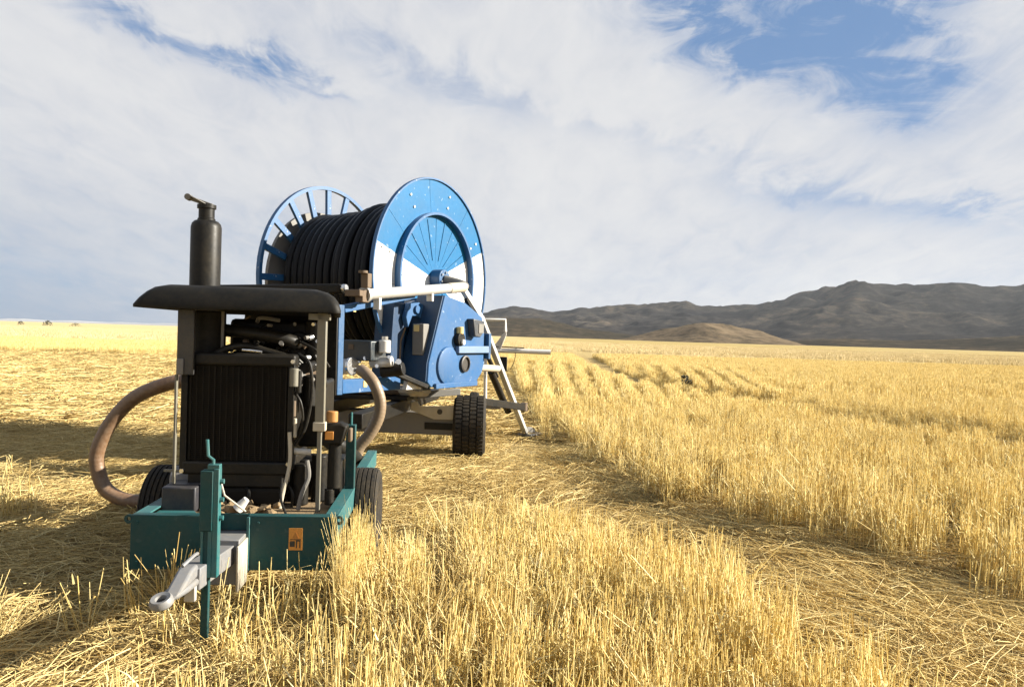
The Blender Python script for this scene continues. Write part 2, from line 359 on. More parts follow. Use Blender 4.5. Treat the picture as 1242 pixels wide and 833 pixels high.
terrain('foothills', -8, 60, 260, 1150, 1900, 50, foothill, foot_m)
def tan_mound(a, q, x, y):
    g = lambda px, r, h, wa, wr: h*np.exp(-((a-px_az(px))/wa)**2-((q-r)/wr)**2)
    z = g(862, 1150, 32, 3.1, 150) + g(795, 1120, 13, 3.0, 130) + g(935, 1130, 11, 2.8, 130)
    n = fbm(x*.010, y*.010, 5, 177, True)
    return -6 + z*(.70+.55*n) + (n-.5)*3.5
tan_m = scrub('dry_tan_slopes', (.075, .060, .040), (.20, .150, .095), (.31, .24, .155), .40, .51, .64, .07)
terrain('tan_hill', 3, 33, 150, 850, 1450, 46, tan_mound, tan_m)
def lowhills(a, q, x, y):
    return -10 + (27*fbm(a*.35+3, q*.0004, 4, 9)+9)*np.exp(-((q-4300)/400)**2)*np.clip((-2-a)/6, 0, 1)
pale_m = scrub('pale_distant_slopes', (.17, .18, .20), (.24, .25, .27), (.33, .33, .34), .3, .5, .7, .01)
terrain('hills', -110, -2, 260, 3600, 5000, 12, lowhills, pale_m)

# ------------------------------------------------------------------ straw
def straw_mat(name, stops, trans=.22):
    m, k = new_mat(name)
    at = k.n('ShaderNodeAttribute', attribute_name='tone', attribute_type='GEOMETRY').outputs['Fac']
    oi = k.n('ShaderNodeObjectInfo').outputs['Random']
    f = k.m('ADD', k.m('MULTIPLY', at, .72), k.m('MULTIPLY', oi, .28))
    c = k.ramp(f, stops)
    d = k.n('ShaderNodeBsdfDiffuse', {0: c}); t = k.n('ShaderNodeBsdfTranslucent', {0: c})
    g = k.n('ShaderNodeBsdfGlossy', {0: (.9, .85, .7), 1: .45})
    ms = k.n('ShaderNodeMixShader', {0: trans, 1: d.outputs[0], 2: t.outputs[0]})
    ms2 = k.n('ShaderNodeMixShader', {0: .05, 1: ms.outputs[0], 2: g.outputs[0]})
    k.nt.links.new(ms2.outputs[0], k.n('ShaderNodeOutputMaterial').inputs[0]); return m
STAND = straw_mat('standing_straw', [(0, (.26, .16, .055)), (.12, (.54, .37, .12)), (.28, (.73, .55, .19)), (.6, (.80, .655, .285)), (1, (.86, .75, .42))], .28)
PALE = straw_mat('sun_bleached_straw', [(0, (.26, .17, .075)), (.12, (.50, .38, .18)), (.28, (.64, .51, .255)), (.6, (.70, .58, .325)), (1, (.76, .66, .42))], .28)
FALLEN = straw_mat('fallen_straw', [(0, (.28, .18, .065)), (.25, (.57, .41, .155)), (.6, (.75, .585, .25)), (1, (.88, .745, .39))])
class Strands:
    """many thin stalks gathered in one small mesh"""
    def __init__(s): s.V = []; s.F = []; s.T = []; s.n = 0
    def stalk(s, pts, r, tone, sides=3, taper=.75):
        pts = np.asarray(pts, float); m = len(pts); d = pts[-1]-pts[0]; d /= np.linalg.norm(d)+1e-9
        t = np.array([1., 0, 0]) if abs(d[0]) < .8 else np.array([0, 1., 0]); u = np.cross(d, t); u /= np.linalg.norm(u); v = np.cross(d, u)
        ph = random.random()*6.28
        for i, p in enumerate(pts):
            rr = r*(1-(1-taper)*i/(m-1))
            for j in range(sides):
                a = ph+6.2832*j/sides; s.V.append(p+(u*math.cos(a)+v*math.sin(a))*rr); s.T.append(tone)
        for i in range(m-1):
            for j in range(sides):
                a = s.n+i*sides+j; b = s.n+i*sides+(j+1) % sides; s.F.append((a, b, b+sides, a+sides))
        s.n += m*sides
    def blade(s, pts, wd, tone):
        pts = np.asarray(pts, float); m = len(pts); d = pts[-1]-pts[0]; q = np.cross(d, [0, 0, 1.]); l = np.linalg.norm(q); q = q/l if l > 1e-6 else np.array([1., 0, 0])
        for i, p in enumerate(pts):
            h = wd*(1-.8*i/(m-1)); s.V += [p-q*h, p+q*h]; s.T += [tone, tone]
        for i in range(m-1): a = s.n+2*i; s.F.append((a, a+1, a+3, a+2))
        s.n += 2*m
    def obj(s, name, mat, coll):
        me = bpy.data.meshes.new(name); me.from_pydata([tuple(p) for p in s.V], [], s.F)
        me.polygons.foreach_set('use_smooth', [True]*len(me.polygons))
        a = me.attributes.new('tone', 'FLOAT', 'POINT'); a.data.foreach_set('value', np.array(s.T, np.float32)); me.materials.append(mat)
        o = bpy.data.objects.new(name, me); coll.objects.link(o); return o
U = random.uniform; G = random.gauss
def mk_coll(name, n, fn, mat):
    c = bpy.data.collections.new(name)
    for i in range(n):
        s = Strands(); fn(s); s.obj('%s_%02d' % (name, i), mat, c)
    return c
def up_stalk(s, x, y, h, lean, r, tone):
    a = U(0, 6.28); l = abs(G(0, lean)); dx, dy = math.cos(a)*l*h, math.sin(a)*l*h
    s.stalk([(x, y, -.04), (x+dx*.35, y+dy*.35, h*.5), (x+dx, y+dy, h)], r, tone)
def stubble(s, n=19, rad=.09, h0=.27, h1=.47, r=.0024, leaves=11, lean=.07):
    for i in range(n):
        a, q = U(0, 6.28), rad*math.sqrt(random.random()); x, y = q*math.cos(a), q*math.sin(a); t = random.random()
        up_stalk(s, x, y, U(h0, h1), lean if random.random() < .78 else .5, r*U(.8, 1.35), t)
        if i < leaves:
            z = U(.08, .3); b = U(0, 6.28); L = U(.06, .18); c, q2 = math.cos(b), math.sin(b)
            s.blade([(x, y, z), (x+c*L*.4, y+q2*L*.4, z+L*.3), (x+c*L*.8, y+q2*L*.8, z+U(-.1, .06))], .0055, U(.2, 1))
def mat_patch(s, n=70, size=.36, r=.0021, zmax=.06, lmin=.06, lmax=.42, along=None):
    for i in range(n):
        x, y = U(-size, size), U(-size, size); a = U(0, 6.28) if along is None else G(along, .55); L = U(lmin, lmax); z0 = U(0, zmax)
        pit = G(0, .12); c, q = math.cos(a)*L/2, math.sin(a)*L/2; b = G(0, .03)
        s.stalk([(x-c, y-q, max(.004, z0-pit*L/2)), (x-q*b*2, y+c*b*2, z0+.012), (x+c, y+q, max(.004, z0+pit*L/2))], r*U(.7, 1.4), random.random()**1.2)
def lean_tuft(s, n=24, r=.0028):
    a0 = U(0, 6.28)
    for i in range(n):
        a = a0+G(0, .7); L = U(.28, .62); p = abs(G(.6, .32)); x, y = G(0, .05), G(0, .05)
        c, q = math.cos(a)*L*math.sin(p), math.sin(a)*L*math.sin(p)
        s.stalk([(x, y, -.03), (x+c*.5, y+q*.5, L*math.cos(p)*.55), (x+c, y+q, max(.03, L*math.cos(p)*.95))], r*U(.7, 1.3), random.random())
def far_patch(s, n=60, size=.5, h0=.3, h1=.46, r=.006):
    for i in range(n):
        x, y = U(-size, size), U(-size, size); up_stalk(s, x, y, U(h0, h1), .10, r*U(.7, 1.3), random.random())
near_c = mk_coll('stubble_tuft', 12, stubble, STAND)
sparse_c = mk_coll('thin_tuft', 8, lambda s: stubble(s, 5, .06, .22, .46, .0030, 3, .12), STAND)
mat_c = mk_coll('straw_mat', 12, mat_patch, FALLEN)
lane_c = mk_coll('lane_straw', 8, lambda s: mat_patch(s, 60, .4, .0022, .05, .10, .55, 2.0), FALLEN)
lean_c = mk_coll('leaning_tuft', 8, lean_tuft, FALLEN)
mid_c = mk_coll('mid_patch', 8, lambda s: far_patch(s, 46, .22, .30, .47, .0052), STAND)
far_c = mk_coll('far_patch', 6, lambda s: far_patch(s, 90, 1.1, .26, .44, .016), PALE)
def row_patch(s, n=26):
    for i in range(n): up_stalk(s, G(0, .085), U(-.12, .12), U(.30, .47), .07, .0055*U(.7, 1.3), random.random())
row_c = mk_coll('row_patch', 8, row_patch, STAND)
fmat_c = mk_coll('far_mat', 6, lambda s: mat_patch(s, 110, .8, .0055, .08, .15, .7), FALLEN)

def scatter_tree(coll):
    ng = bpy.data.node_groups.new('scatter_'+coll.name, 'GeometryNodeTree')
    ng.interface.new_socket('Geometry', in_out='INPUT', socket_type='NodeSocketGeometry'); ng.interface.new_socket('Geometry', in_out='OUTPUT', socket_type='NodeSocketGeometry')
    k = N(ng); gi = k.n('NodeGroupInput'); go_ = k.n('NodeGroupOutput')
    ci = k.n('GeometryNodeCollectionInfo', {0: coll}); ci.inputs['Separate Children'].default_value = True; ci.inputs['Reset Children'].default_value = True
    na = lambda nm, t: k.n('GeometryNodeInputNamedAttribute', {'Name': nm}, data_type=t).outputs[0]
    e = k.n('FunctionNodeEulerToRotation', {0: na('rot', 'FLOAT_VECTOR')})
    ip = k.n('GeometryNodeInstanceOnPoints', {'Points': gi.outputs[0], 'Instance': ci.outputs[0], 'Pick Instance': True, 'Instance Index': na('idx', 'INT'), 'Rotation': e.outputs[0], 'Scale': na('scl', 'FLOAT_VECTOR')})
    k.nt.links.new(ip.outputs[0], go_.inputs[0]); return ng
def scatter(name, coll, x, y, scl, label, cat, tilt=.06, rot=None, zs=None):
    n = len(x); z = height(x, y); co = np.stack([x, y, z], -1).astype(np.float32)
    me = bpy.data.meshes.new(name); me.vertices.add(n); me.vertices.foreach_set('co', co.ravel())
    rt = np.stack([rng.normal(0, tilt, n), rng.normal(0, tilt, n), rng.uniform(0, 6.283, n) if rot is None else rot], -1).astype(np.float32)
    sc3 = np.stack([scl, scl, scl if zs is None else scl*zs], -1).astype(np.float32)
    a = me.attributes.new('rot', 'FLOAT_VECTOR', 'POINT'); a.data.foreach_set('vector', rt.ravel())
    a = me.attributes.new('scl', 'FLOAT_VECTOR', 'POINT'); a.data.foreach_set('vector', sc3.ravel())
    a = me.attributes.new('idx', 'INT', 'POINT'); a.data.foreach_set('value', rng.integers(0, len(coll.objects), n).astype(np.int32))
    o = bpy.data.objects.new(name, me); C.objects.link(o); me.materials.append(coll.objects[0].data.materials[0])
    md = o.modifiers.new('scatter', 'NODES'); md.node_group = scatter_tree(coll)
    return tag(o, label, cat, kind='stuff')
def wedge_pts(y0, y1, dens, half=.80, extra=1.2):
    """uniform random points in the seen wedge of ground between two distances"""
    n = int(dens*((y1-y0)*(half*(y0+y1)+2*extra)))
    y = np.sqrt(rng.uniform(0, 1, n*2)*(y1**2-y0**2)+y0**2) if y0 > 6 else rng.uniform(y0, y1, n*2)
    x = rng.uniform(-1, 1, n*2)*(half*y1+extra); ok = np.abs(x) < half*y+extra
    x, y = x[ok], y[ok]; return x[:n], y[:n]
def clear_of_wheels(x, y, pads):
    ok = np.ones(len(x), bool)
    for (cx, cy, rx, ry) in pads: ok &= ~((np.abs(x-cx) < rx) & (np.abs(y-cy) < ry))
    return ok
PADS = [(-1.02, 5.5, .18, .42), (-2.45, 5.4, .18, .42), (-.5, 9.95, .28, .5), (-1.52, 3.5, .12, .30)]

# standing crop on the right, nearer than 20 m
x, y = wedge_pts(1.6, 20, 30)
row = np.round(x/.26)*.26 + rng.normal(0, .045, len(x)); x = np.where(rng.random(len(x)) < .55, row, x)
edge = crop_edge(y) + (fbm(x*2, y*2, 3, 50)-.5)*.6
ok = (x > edge-.35*rng.random(len(x))**3) & ~((y > 15.5+fbm(x*1.5, y*0, 2, 44)*2) & (x < (y+11)*.235)) & (track_dist(x, y) > .75) & (fbm(x*1.3, y*1.3, 3, 61) > .26)
x, y = x[ok], y[ok]
hs = (.92 + .30*(fbm(x*.6, y*.6, 3, 21)-.5) + rng.normal(0, .05, len(x)))*np.clip(track_dist(x, y)/1.5, .5, 1)
scatter('wheat_stubble', near_c, x, y, np.full(len(x), 1.05), 'tall golden standing stubble in the right part of the field', 'stubble', .05, None, hs)
# standing crop from 20 m to 60 m, in drill rows
x, y = wedge_pts(20, 62, 9)
ok = (x > crop_edge(y)+.1) & (track_dist(x, y) > .58+.006*y) & ~((x > -.5) & (x < (y+11)*.235) & (y < 39.5)) & (fbm(x*.5, y*.5, 3, 71) > .30)
x, y = x[ok], y[ok]
scatter('wheat_stubble', mid_c, x, y, np.full(len(x), 1.0), 'standing stubble in rows farther out across the field', 'stubble', .05, None, .9+.35*(fbm(x*.25, y*.25, 3, 22)-.5))
# drill rows that show as stripes beyond the reel
rows = []
for i in range(13):
    t = .010+i*.0178
    yy = np.arange(14.5+rng.uniform(0, 2), 39, .12); xx = (yy+11)*t+.05*np.sin(yy*.35+i)+rng.normal(0, .03, len(yy)); rows.append(np.stack([xx, yy]))
x, y = np.concatenate(rows, 1)
ok = (x > crop_edge(y)) & (track_dist(x, y) > .8) & (rng.random(len(x)) < .92); x, y = x[ok], y[ok]
scatter('wheat_stubble', row_c, x, y, np.full(len(x), 1.0), 'standing stubble in clear drill rows just beyond the reel', 'stubble', .04, np.zeros(len(x)), .95+.35*(fbm(x*.5, y*.5, 3, 25)-.5))
x, y = wedge_pts(14.5, 39, 7)
ok = (x > crop_edge(y)) & (x < (y+11)*.235) & (track_dist(x, y) > .6); x, y = x[ok], y[ok]
scatter('wheat_stubble', mid_c, x, y, np.full(len(x), .9), 'shorter stubble filling the gaps between the drill rows', 'stubble', .06, None, rng.uniform(.45, .8, len(x)))
x, y = wedge_pts(60, 210, .38)
tram = np.minimum(np.abs(y-(74+.16*x)), np.minimum(np.abs(y-(98-.10*x)), np.abs(y-(132+.06*x))))
ok = (track_dist(x, y) > 1.1) & (fbm(x*.05, y*.22, 3, 73) > .38) & (tram > 2.0)
x, y = x[ok], y[ok]
scatter('wheat_stubble', far_c, x, y, np.full(len(x), 1.0), 'pale standing stubble far across the field', 'stubble', .04, None, .85+.4*(fbm(x*.1, y*.1, 3, 23)-.5))
# near band of standing stubble in front, below the camera
x, y = wedge_pts(1.9, 7.2, 80)
row = np.round((x+.12*y)/.20)*.20 - .12*y + rng.normal(0, .03, len(x)); x = np.where(rng.random(len(x)) < .6, row, x)
e = near_edge(y) + (fbm(x*2.2, y*2.2, 3, 52)-.5)*.45
q = x-e
p = np.where(q < 0, 1, np.clip(1-q/.55, 0, 1)*.40)                        # thins out over the right margin
lx = .18 - .10*(y-3)
p = p*np.clip(.34+.66*(x-(lx-.35))/.35, .34, 1)*np.where(x < -.72, .55, 1)
p = p*np.where(y > 4.6, np.clip((7.2-y)/2.6, .0, 1)**1.6, 1)
hole = fbm(x*1.5, y*1.5, 3, 63) > np.where(x < .1, .40, .31)
ok = (x > np.where(y < 3.75, -1.5, -.84)) & (rng.random(len(x)) < p) & hole & clear_of_wheels(x, y, PADS)
x, y = x[ok], y[ok]
scatter('wheat_stubble', near_c, x, y, np.full(len(x), 1.0), 'dense upright stubble close in front on the right of the trailer', 'stubble', .07, None, (.90+.34*(fbm(x, y, 3, 24)-.5)+rng.normal(0, .08, len(x)))*np.where(y > 4.8, np.clip(1-(y-4.8)*.22, .5, 1), 1)*np.where((x < -.95) & (y > 2.8), .72, 1))
# thin tufts round the drawbar and on the left
x, y = wedge_pts(2.0, 9, 10)
ok = (x < .2) & (rng.random(len(x)) < np.where(y < np.where(x < -.95, 3.85, 4.4), .95, .05)) & ((x > -1.75) | (y < 3.3) | (y > 7)) & clear_of_wheels(x, y, PADS) & ~((y > 4.3) & (y < 7.4) & (x > -2.7) & (x < -.7))
xs, ys = x[ok], y[ok]
hand = np.array([(-.80, 4.25), (-.78, 4.4), (-.84, 4.32), (-.76, 4.18), (-.86, 4.15), (-.80, 4.05), (-.74, 4.3), (-.9, 4.3), (-1.85, 4.2), (-1.80, 4.22), (-1.18, 4.2), (-1.25, 3.95), (-1.3, 3.5), (-1.82, 4.18), (-1.50, 3.92), (-1.36, 3.86), (-1.22, 4.05), (-2.02, 4.12), (-2.15, 3.9), (-1.62, 3.75), (-1.1, 4.1), (-1.05, 4.2), (-.70, 4.5), (-.72, 4.62), (-.67, 4.75),
                 (-4.0, 6.1), (-4.1, 6.2), (-3.95, 6.0), (-4.2, 6.0), (-4.15, 5.8), (-4.3, 6.1), (-4.05, 5.9), (-3.92, 6.25)])
ux, uy = rng.uniform(-2.5, -.75, 90), rng.uniform(10.6, 12.6, 90)
xs = np.concatenate([xs, hand[:, 0], hand[:, 0]+.03, ux]); ys = np.concatenate([ys, hand[:, 1], hand[:, 1]+.03, uy])
scatter('wheat_stubble', sparse_c, xs, ys, np.full(len(xs), 1.0), 'scattered single stalks and thin tufts round the drawbar', 'stubble', .12, None, rng.uniform(.7, 1.05, len(xs))*np.where((xs < -.95) & (ys < 3.86) & (ys > 2.8), .68, 1))
cx, cy = rng.normal(-.855, .022, 34), rng.uniform(4.05, 4.7, 34)
scatter('tall_straw_clump', near_c, cx, cy, np.full(34, .48), 'tall pale clump of straw standing beside the right trailer wheel', 'straw', .08, None, rng.uniform(2.0, 3.0, 34))
# leaning tufts
x, y = wedge_pts(2.0, 9, 5)
ok = (x < near_edge(y)) & (rng.random(len(x)) < np.where(x > -.9, .45, np.where(x > -1.8, .12, .04))) & clear_of_wheels(x, y, PADS) & ~((y > 4.2) & (y < 7.4) & (x > -2.7) & (x < -.75)) & (fbm(x*.9, y*.9, 2, 91) > .35)
hx, hy = rng.uniform(-.80, .0, 34), rng.uniform(3.7, 5.4, 34)
xs = np.concatenate([x[ok], [-2.50, -2.56], hx]); ys = np.concatenate([y[ok], [3.72, 3.85], hy])
scatter('leaning_straw', lean_c, xs, ys, np.concatenate([rng.uniform(.55, .95, ok.sum()), [.75, .65], rng.uniform(.55, .85, len(hx))]), 'bent and leaning straw tufts among the cut stubble', 'straw', .1)
# fallen straw
x, y = wedge_pts(1.8, 14, 15)
lane = (x > near_edge(y)) & (x < crop_edge(y)+.3)
ok = ~lane | (rng.random(len(x)) < .28)
ok &= (fbm(x*.8, y*.8, 3, 81) > np.where(x < -.4, .18, .34))
scatter('loose_straw', mat_c, x[ok], y[ok], rng.uniform(.8, 1.3, ok.sum()), 'loose fallen straw lying flat over the cut ground', 'straw', .05)
x, y = wedge_pts(1.8, 18, 9)
ok = (x > near_edge(y)-.3) & (x < crop_edge(y)+.4) & (fbm(x*.9, y*.9, 3, 83) > .42)
x, y = x[ok], y[ok]
scatter('loose_straw', lane_c, x, y, rng.uniform(.8, 1.2, len(x)), 'flattened straw in the brown lane between two bands of stubble', 'straw', .05, rng.normal(0, .35, len(x)))
x, y = wedge_pts(12, 44, 5.0)
ok = (x < crop_edge(y)+.3) & (fbm(x*.35, y*.6, 3, 85) > .24)
x, y = x[ok], y[ok]
scatter('loose_straw', fmat_c, x, y, rng.uniform(.8, 1.4, len(x)), 'pale cut straw spread over the open ground on the left', 'straw', .04)
# ------------------------------------------------------------------ wheels
def wheel_part(parent, cx, cy, r, wd, hub_r, rot=0, ribs=5, lugs=False):
    """tyre with its rim; wheel axis along local x"""
    h = wd/2; prof = [(hub_r, -h*.72), (hub_r+.03, -h*.86), (r*.80, -h*1.0), (r*.90, -h*.98), (r*.965, -h*.84)]
    n = ribs
    for i in range(n):
        a, b = -h*.80+i*(h*1.6)/n, -h*.80+(i+1)*(h*1.6)/n; g = (b-a)*.16
        crown = lambda t: r*(1-.022*(t/h)**2)
        prof += [(crown(a)-.012, a+g*.2), (crown(a), a+g), (crown(b), b-g), (crown(b)-.012, b-g*.2)]
    prof += [(r*.965, h*.84), (r*.90, h*.98), (r*.80, h*1.0), (hub_r+.03, h*.86), (hub_r, h*.72)]
    wm = MB().lathe(prof, (0, 0, 0), (1, 0, 0), 40)
    if lugs:
        for i in range(44):
            a = 2*math.pi*i/44
            for j in range(4):
                x = (-.66+.44*j)*h; ph = a+(.5*(j % 2))*2*math.pi/44
                c = Vector((x, math.cos(ph)*r*.991, math.sin(ph)*r*.991))
                wm.cbox(c, (h*.36, .040, .022), (math.degrees(ph)-90, 0, 0))
    o = wm.build('wheel', 'rubber', parent)
    o.location = (cx, cy, r-.015); o.rotation_euler = (0, 0, R(rot))
    sgn = 1 if cx > 0 else -1
    rm = MB().lathe([(hub_r, -h*.7), (hub_r*.98, -h*.5), (hub_r*.9, -h*.3), (hub_r*.86, sgn*h*.15), (hub_r*.45, sgn*h*.30), (hub_r*.4, sgn*h*.52), (.001, sgn*h*.54)], (0, 0, 0), (1, 0, 0), 28)
    rm.lathe([(hub_r*.9, h*.3), (hub_r*.98, h*.5), (hub_r, h*.7)], (0, 0, 0), (1, 0, 0), 28)
    rm.build('rim', 'rim', o)
    for i in range(5):
        a = 2*math.pi*i/5; y, z = math.cos(a)*hub_r*.62, math.sin(a)*hub_r*.62
        MB().cyl((sgn*h*.12, y, z), (sgn*h*.36, y, z), .011, n=6).build('wheel_nut', 'chrome', o)
    return o

# ------------------------------------------------------------------ the engine pump trailer
T = empty('pump_trailer', (-1.56, 4.4, 0), 5, 'teal drawbar trailer carrying a black diesel pump engine under a black canopy', 'pump trailer')
# front plate in two halves either side of the drawbar
fp = MB().box(-.578, -.095, -.008, .008, .210, .520).box(-.578, -.095, .008, .06, .508, .520).build('end_plate', 'teal', T, .003)
MB().box(.072, .578, -.008, .008, .206, .520).box(.072, .578, .008, .06, .508, .520).build('end_plate', 'teal', T, .003)
MB().box(.068, .084, -.020, -.008, .208, .515).build('plate_edge', 'teal_old', T, .002)
MB().box(-.095, .072, .045, .058, .425, .520).build('recessed_plate', 'teal', T, .002)
for sx in (-1, 1):
    lug = MB().lathe([(.011, -.007), (.026, -.007), (.026, .007), (.011, .007)], (sx*.588, 0, .497), (0, 1, 0), 20, closed=True)
    lug.build('lifting_eye', 'teal', T)
for x, z in [(-.54, .25), (-.54, .48), (-.16, .25), (.13, .48), (.53, .25), (.13, .25)]:
    MB().cyl((x, -.008, z), (x, -.016, z), .009, n=6).build('bolt', 'teal', T)
st = MB().box(.305, .382, -.0115, -.0082, .325, .452).build('warning_sticker', 'orange', T)
MB().box(.312, .340, -.0132, -.0117, .345, .378).build('printed_square', 'darkprint', st)
MB().prism([(.326, .395), (.361, .395), (.3435, .432)], -.0132, -.0117, 'y').build('printed_triangle', paint('brown_print', (.42, .17, .03), .5), st)
p3 = MB().box(.347, .353, -.0132, -.0117, .338, .383).box(.353, .366, -.0132, -.0117, .377, .383).box(.366, .372, -.0132, -.0117, .338, .383)
p3.build('printed_figure', 'darkprint', st)
MB().box(.312, .375, -.0132, -.0117, .385, .389).build('printed_line', 'darkprint', st)
# frame
for sx in (-1, 1):
    r_ = MB().box(sx*.573-.006, sx*.573+.006, .010, 2.55, .385, .518).box(min(sx*.567, sx*.50), max(sx*.567, sx*.50), .062, 2.55, .508, .518).box(min(sx*.567, sx*.52), max(sx*.567, sx*.52), .012, 2.55, .385, .395)
    r_.build('side_rail', 'teal_old', T, .002)
for v_ in (.9, 1.6, 2.45):
    MB().box(-.565, .565, v_, v_+.08, .39, .46).build('cross_member', 'teal', T, .004)
MB().box(-.49, .49, .07, 2.5, .462, .474).build('deck_plate', 'dirt', T)
MB().prism([(-.51, .09), (-.22, .09), (-.34, .30), (-.51, .30)], .476, .490, 'z').build('tread_plate', 'teal_old', T, .002)
MB().box(.515, .5775, .80, .87, .52, .955).build('fender_post', 'teal', T, .004)
MB().box(-.568, -.555, .74, .82, .52, .70).build('fender_post', 'teal', T, .003)
MB().cyl((.545, .835, .955), (.545, .835, 1.04), .008, n=8).build('post_pin', 'teal_old', T)
MB().box(.585, .60, .82, 1.35, .30, .36).build('axle_bracket', 'teal', T, .003)
ax = MB().cyl((-.80, 1.08, .31), (.70, 1.08, .31), .032, n=14).build('axle', 'black', T)
wheel_part(T, .632, 1.08, .315, .205, .17); wheel_part(T, -.755, 1.08, .315, .205, .17)
# drawbar, hitch
dbm = MB().box(-.10, .066, -.16, .30, .170, .422)
dbm.build('drawbar_socket', 'drawbar', T, .006)
MB().bar((-.015, -.12, .335), (-.012, -.76, .395), .105, .105).build('drawbar', 'drawbar', T, .006)
MB().box(.0665, .0785, -.22, -.02, .150, .40, (0, 0, 0)).build('socket_side_plate', 'cream', T, .003)
cp_ = MB()
cp_.prism([(-.050, -.74), (.036, -.74), (.028, -.86), (.010, -.95), (-.02, -1.0), (-.055, -1.0), (-.068, -.95), (-.064, -.86)], .365, .400, 'z')
cp_.prism([(-.74, .40), (-.74, .465), (-.82, .462), (-.93, .425), (-1.02, .395)], -.046, .026, 'x')
hc = cp_.build('hitch_coupler', 'drawbar', T, .014, 3)
MB().lathe([(.022, -.018), (.042, -.020), (.052, -.008), (.052, .008), (.042, .022), (.025, .018), (.019, .0)], (-.045, -1.02, .378), (-.12, -.35, 1), 28, closed=True).build('tow_eye', 'drawbar', hc)
MB().lathe([(.0, 0), (.0215, .0), (.0215, .006), (.0, .006)], (-.045, -1.02, .372), (-.12, -.35, 1), 16).build('coupler_hole', 'darkprint', hc)
MB().prism([(-.02, .30), (.03, .30), (.03, .38), (-.02, .38)], -.80, -.77, 'y').build('hitch_tongue', 'galv', hc, .004)
MB().tube([(-.03, -.80, .47), (.0, -.72, .50), (.0, -.68, .495)], .009, 8).build('coupler_lever', 'drawbar', hc)
# jack stand
jk = MB().box(.000, .060, -.665, -.605, .600, .895).build('jack_stand', 'teal', T, .003)
MB().box(.0605, .088, -.660, -.612, .37, .905).build('jack_rail', 'teal_old', jk, .003)
MB().box(.006, .018, -.660, -.612, .37, .598).box(.040, .0603, -.660, -.612, .37, .598).build('jack_rail', 'teal_old', jk, .002)
MB().box(.012, .048, -.652, -.620, .0, .64).build('jack_leg', 'teal', jk, .003)
MB().prism([(-.01, -.68), (.07, -.68), (.07, -.59), (-.01, -.59)], -.02, .004, 'z').build('jack_foot', 'black', jk, .004)
MB().tube([(.052, -.635, .90), (.052, -.635, .945), (.026, -.635, .965), (.020, -.635, 1.045)], .0085, 8).build('jack_handle', 'teal_old', jk)
MB().box(.030, .088, -.655, -.615, .897, .925).build('jack_cap', 'teal_old', jk, .003)
for z in (.66, .75, .84): MB().cyl((.088, -.636, z), (.106, -.636, z), .013, n=6).build('jack_bolt', 'teal_old', jk)
MB().prism([(.70, .0881), (.79, .0881), (.745, .125)], -.645, -.625, 'y') and None
# radiator
rx0, rx1, rz0, rz1, rv = -.445, .235, .735, 1.385, .40
rd = MB().box(rx0, rx1, rv+.012, rv+.10, rz0, rz1).build('radiator', 'rad', T, .004)
nf = 17
for i in range(nf):
    x = rx0+.05+(rx1-rx0-.10)*i/(nf-1)
    wv_ = .007 if i % 4 else .010
    MB().box(x-wv_/2, x+wv_/2, rv-.001 if i % 4 else rv-.005, rv+.012, rz0+.035, rz1-.03).build('radiator_fin', 'rad', rd)
f0 = MB()
for j in range(44):
    z = rz0+.04+(rz1-rz0-.08)*j/43; f0.box(rx0+.045, rx1-.045, rv+.003, rv+.010, z-.0022, z+.0022)
tag(f0.build('cooling_fins', 'rad', rd), kind='stuff')
MB().box(rx0-.004, rx0+.035, rv-.016, rv+.11, rz0-.02, rz1+.01).build('radiator_side', 'black', rd, .004)
MB().box(rx1-.035, rx1+.004, rv-.016, rv+.11, rz0-.02, rz1+.01).build('radiator_side', 'black', rd, .004)
tk = MB().box(rx0-.006, rx1+.008, rv-.022, rv+.13, rz1-.025, rz1+.055).build('header_tank', 'black', rd, .018, 3)
MB().box(rx0+.01, rx1-.01, rv-.022, rv+.12, rz0-.055, rz0+.03).build('lower_tank', 'black', rd, .016, 3)
for x, z in [(rx0+.017, rz1+.012), (rx1-.006, rz1+.012), (rx0+.017, rz0-.03), (rx1-.02, rz0+.02)]:
    MB().cyl((x, rv-.024, z), (x, rv-.036, z), .014, n=6).build('bolt_head', 'chrome', rd)
MB().tube(curve_pts([(-.26, rv+.05, 1.43), (-.17, rv+.06, 1.475), (-.06, rv+.07, 1.482), (.04, rv+.07, 1.455), (.16, rv+.06, 1.425)], 6), .024, 10).build('radiator_hose', 'black', rd)
MB().tube(curve_pts([(-.09, rv+.00, 1.462), (-.03, rv+.005, 1.458), (.03, rv+.00, 1.452)], 4), .008, 8).build('chrome_pipe', 'chrome', rd)
MB().lathe([(.30, 0), (.345, 0), (.345, .20), (.30, .20)], (-.115, rv+.13, 1.06), (0, 1, 0), 40, closed=True).build('fan_shroud', 'black', T)
MB().box(-.40, .19, rv-.01, rv+.28, .60, .70).build('engine_mount', 'black', T, .012)
MB().box(-.41, .21, rv+.20, rv+.215, .476, .76).build('engine_guard', 'black', T, .004)
MB().box(-.36, .19, rv-.02, rv+.10, .49, .598).build('sump_guard', 'rad', T, .02)
ch = MB()
for i in range(26): ch.cbox((U(-.22, .18), U(.08, .34), .485+U(0, .04)), (U(.02, .09), U(.02, .08), U(.01, .04)), (U(-30, 30), U(-30, 30), U(0, 180)))
tag(ch.build('chaff_heap', 'dirt', T, .006), kind='stuff')
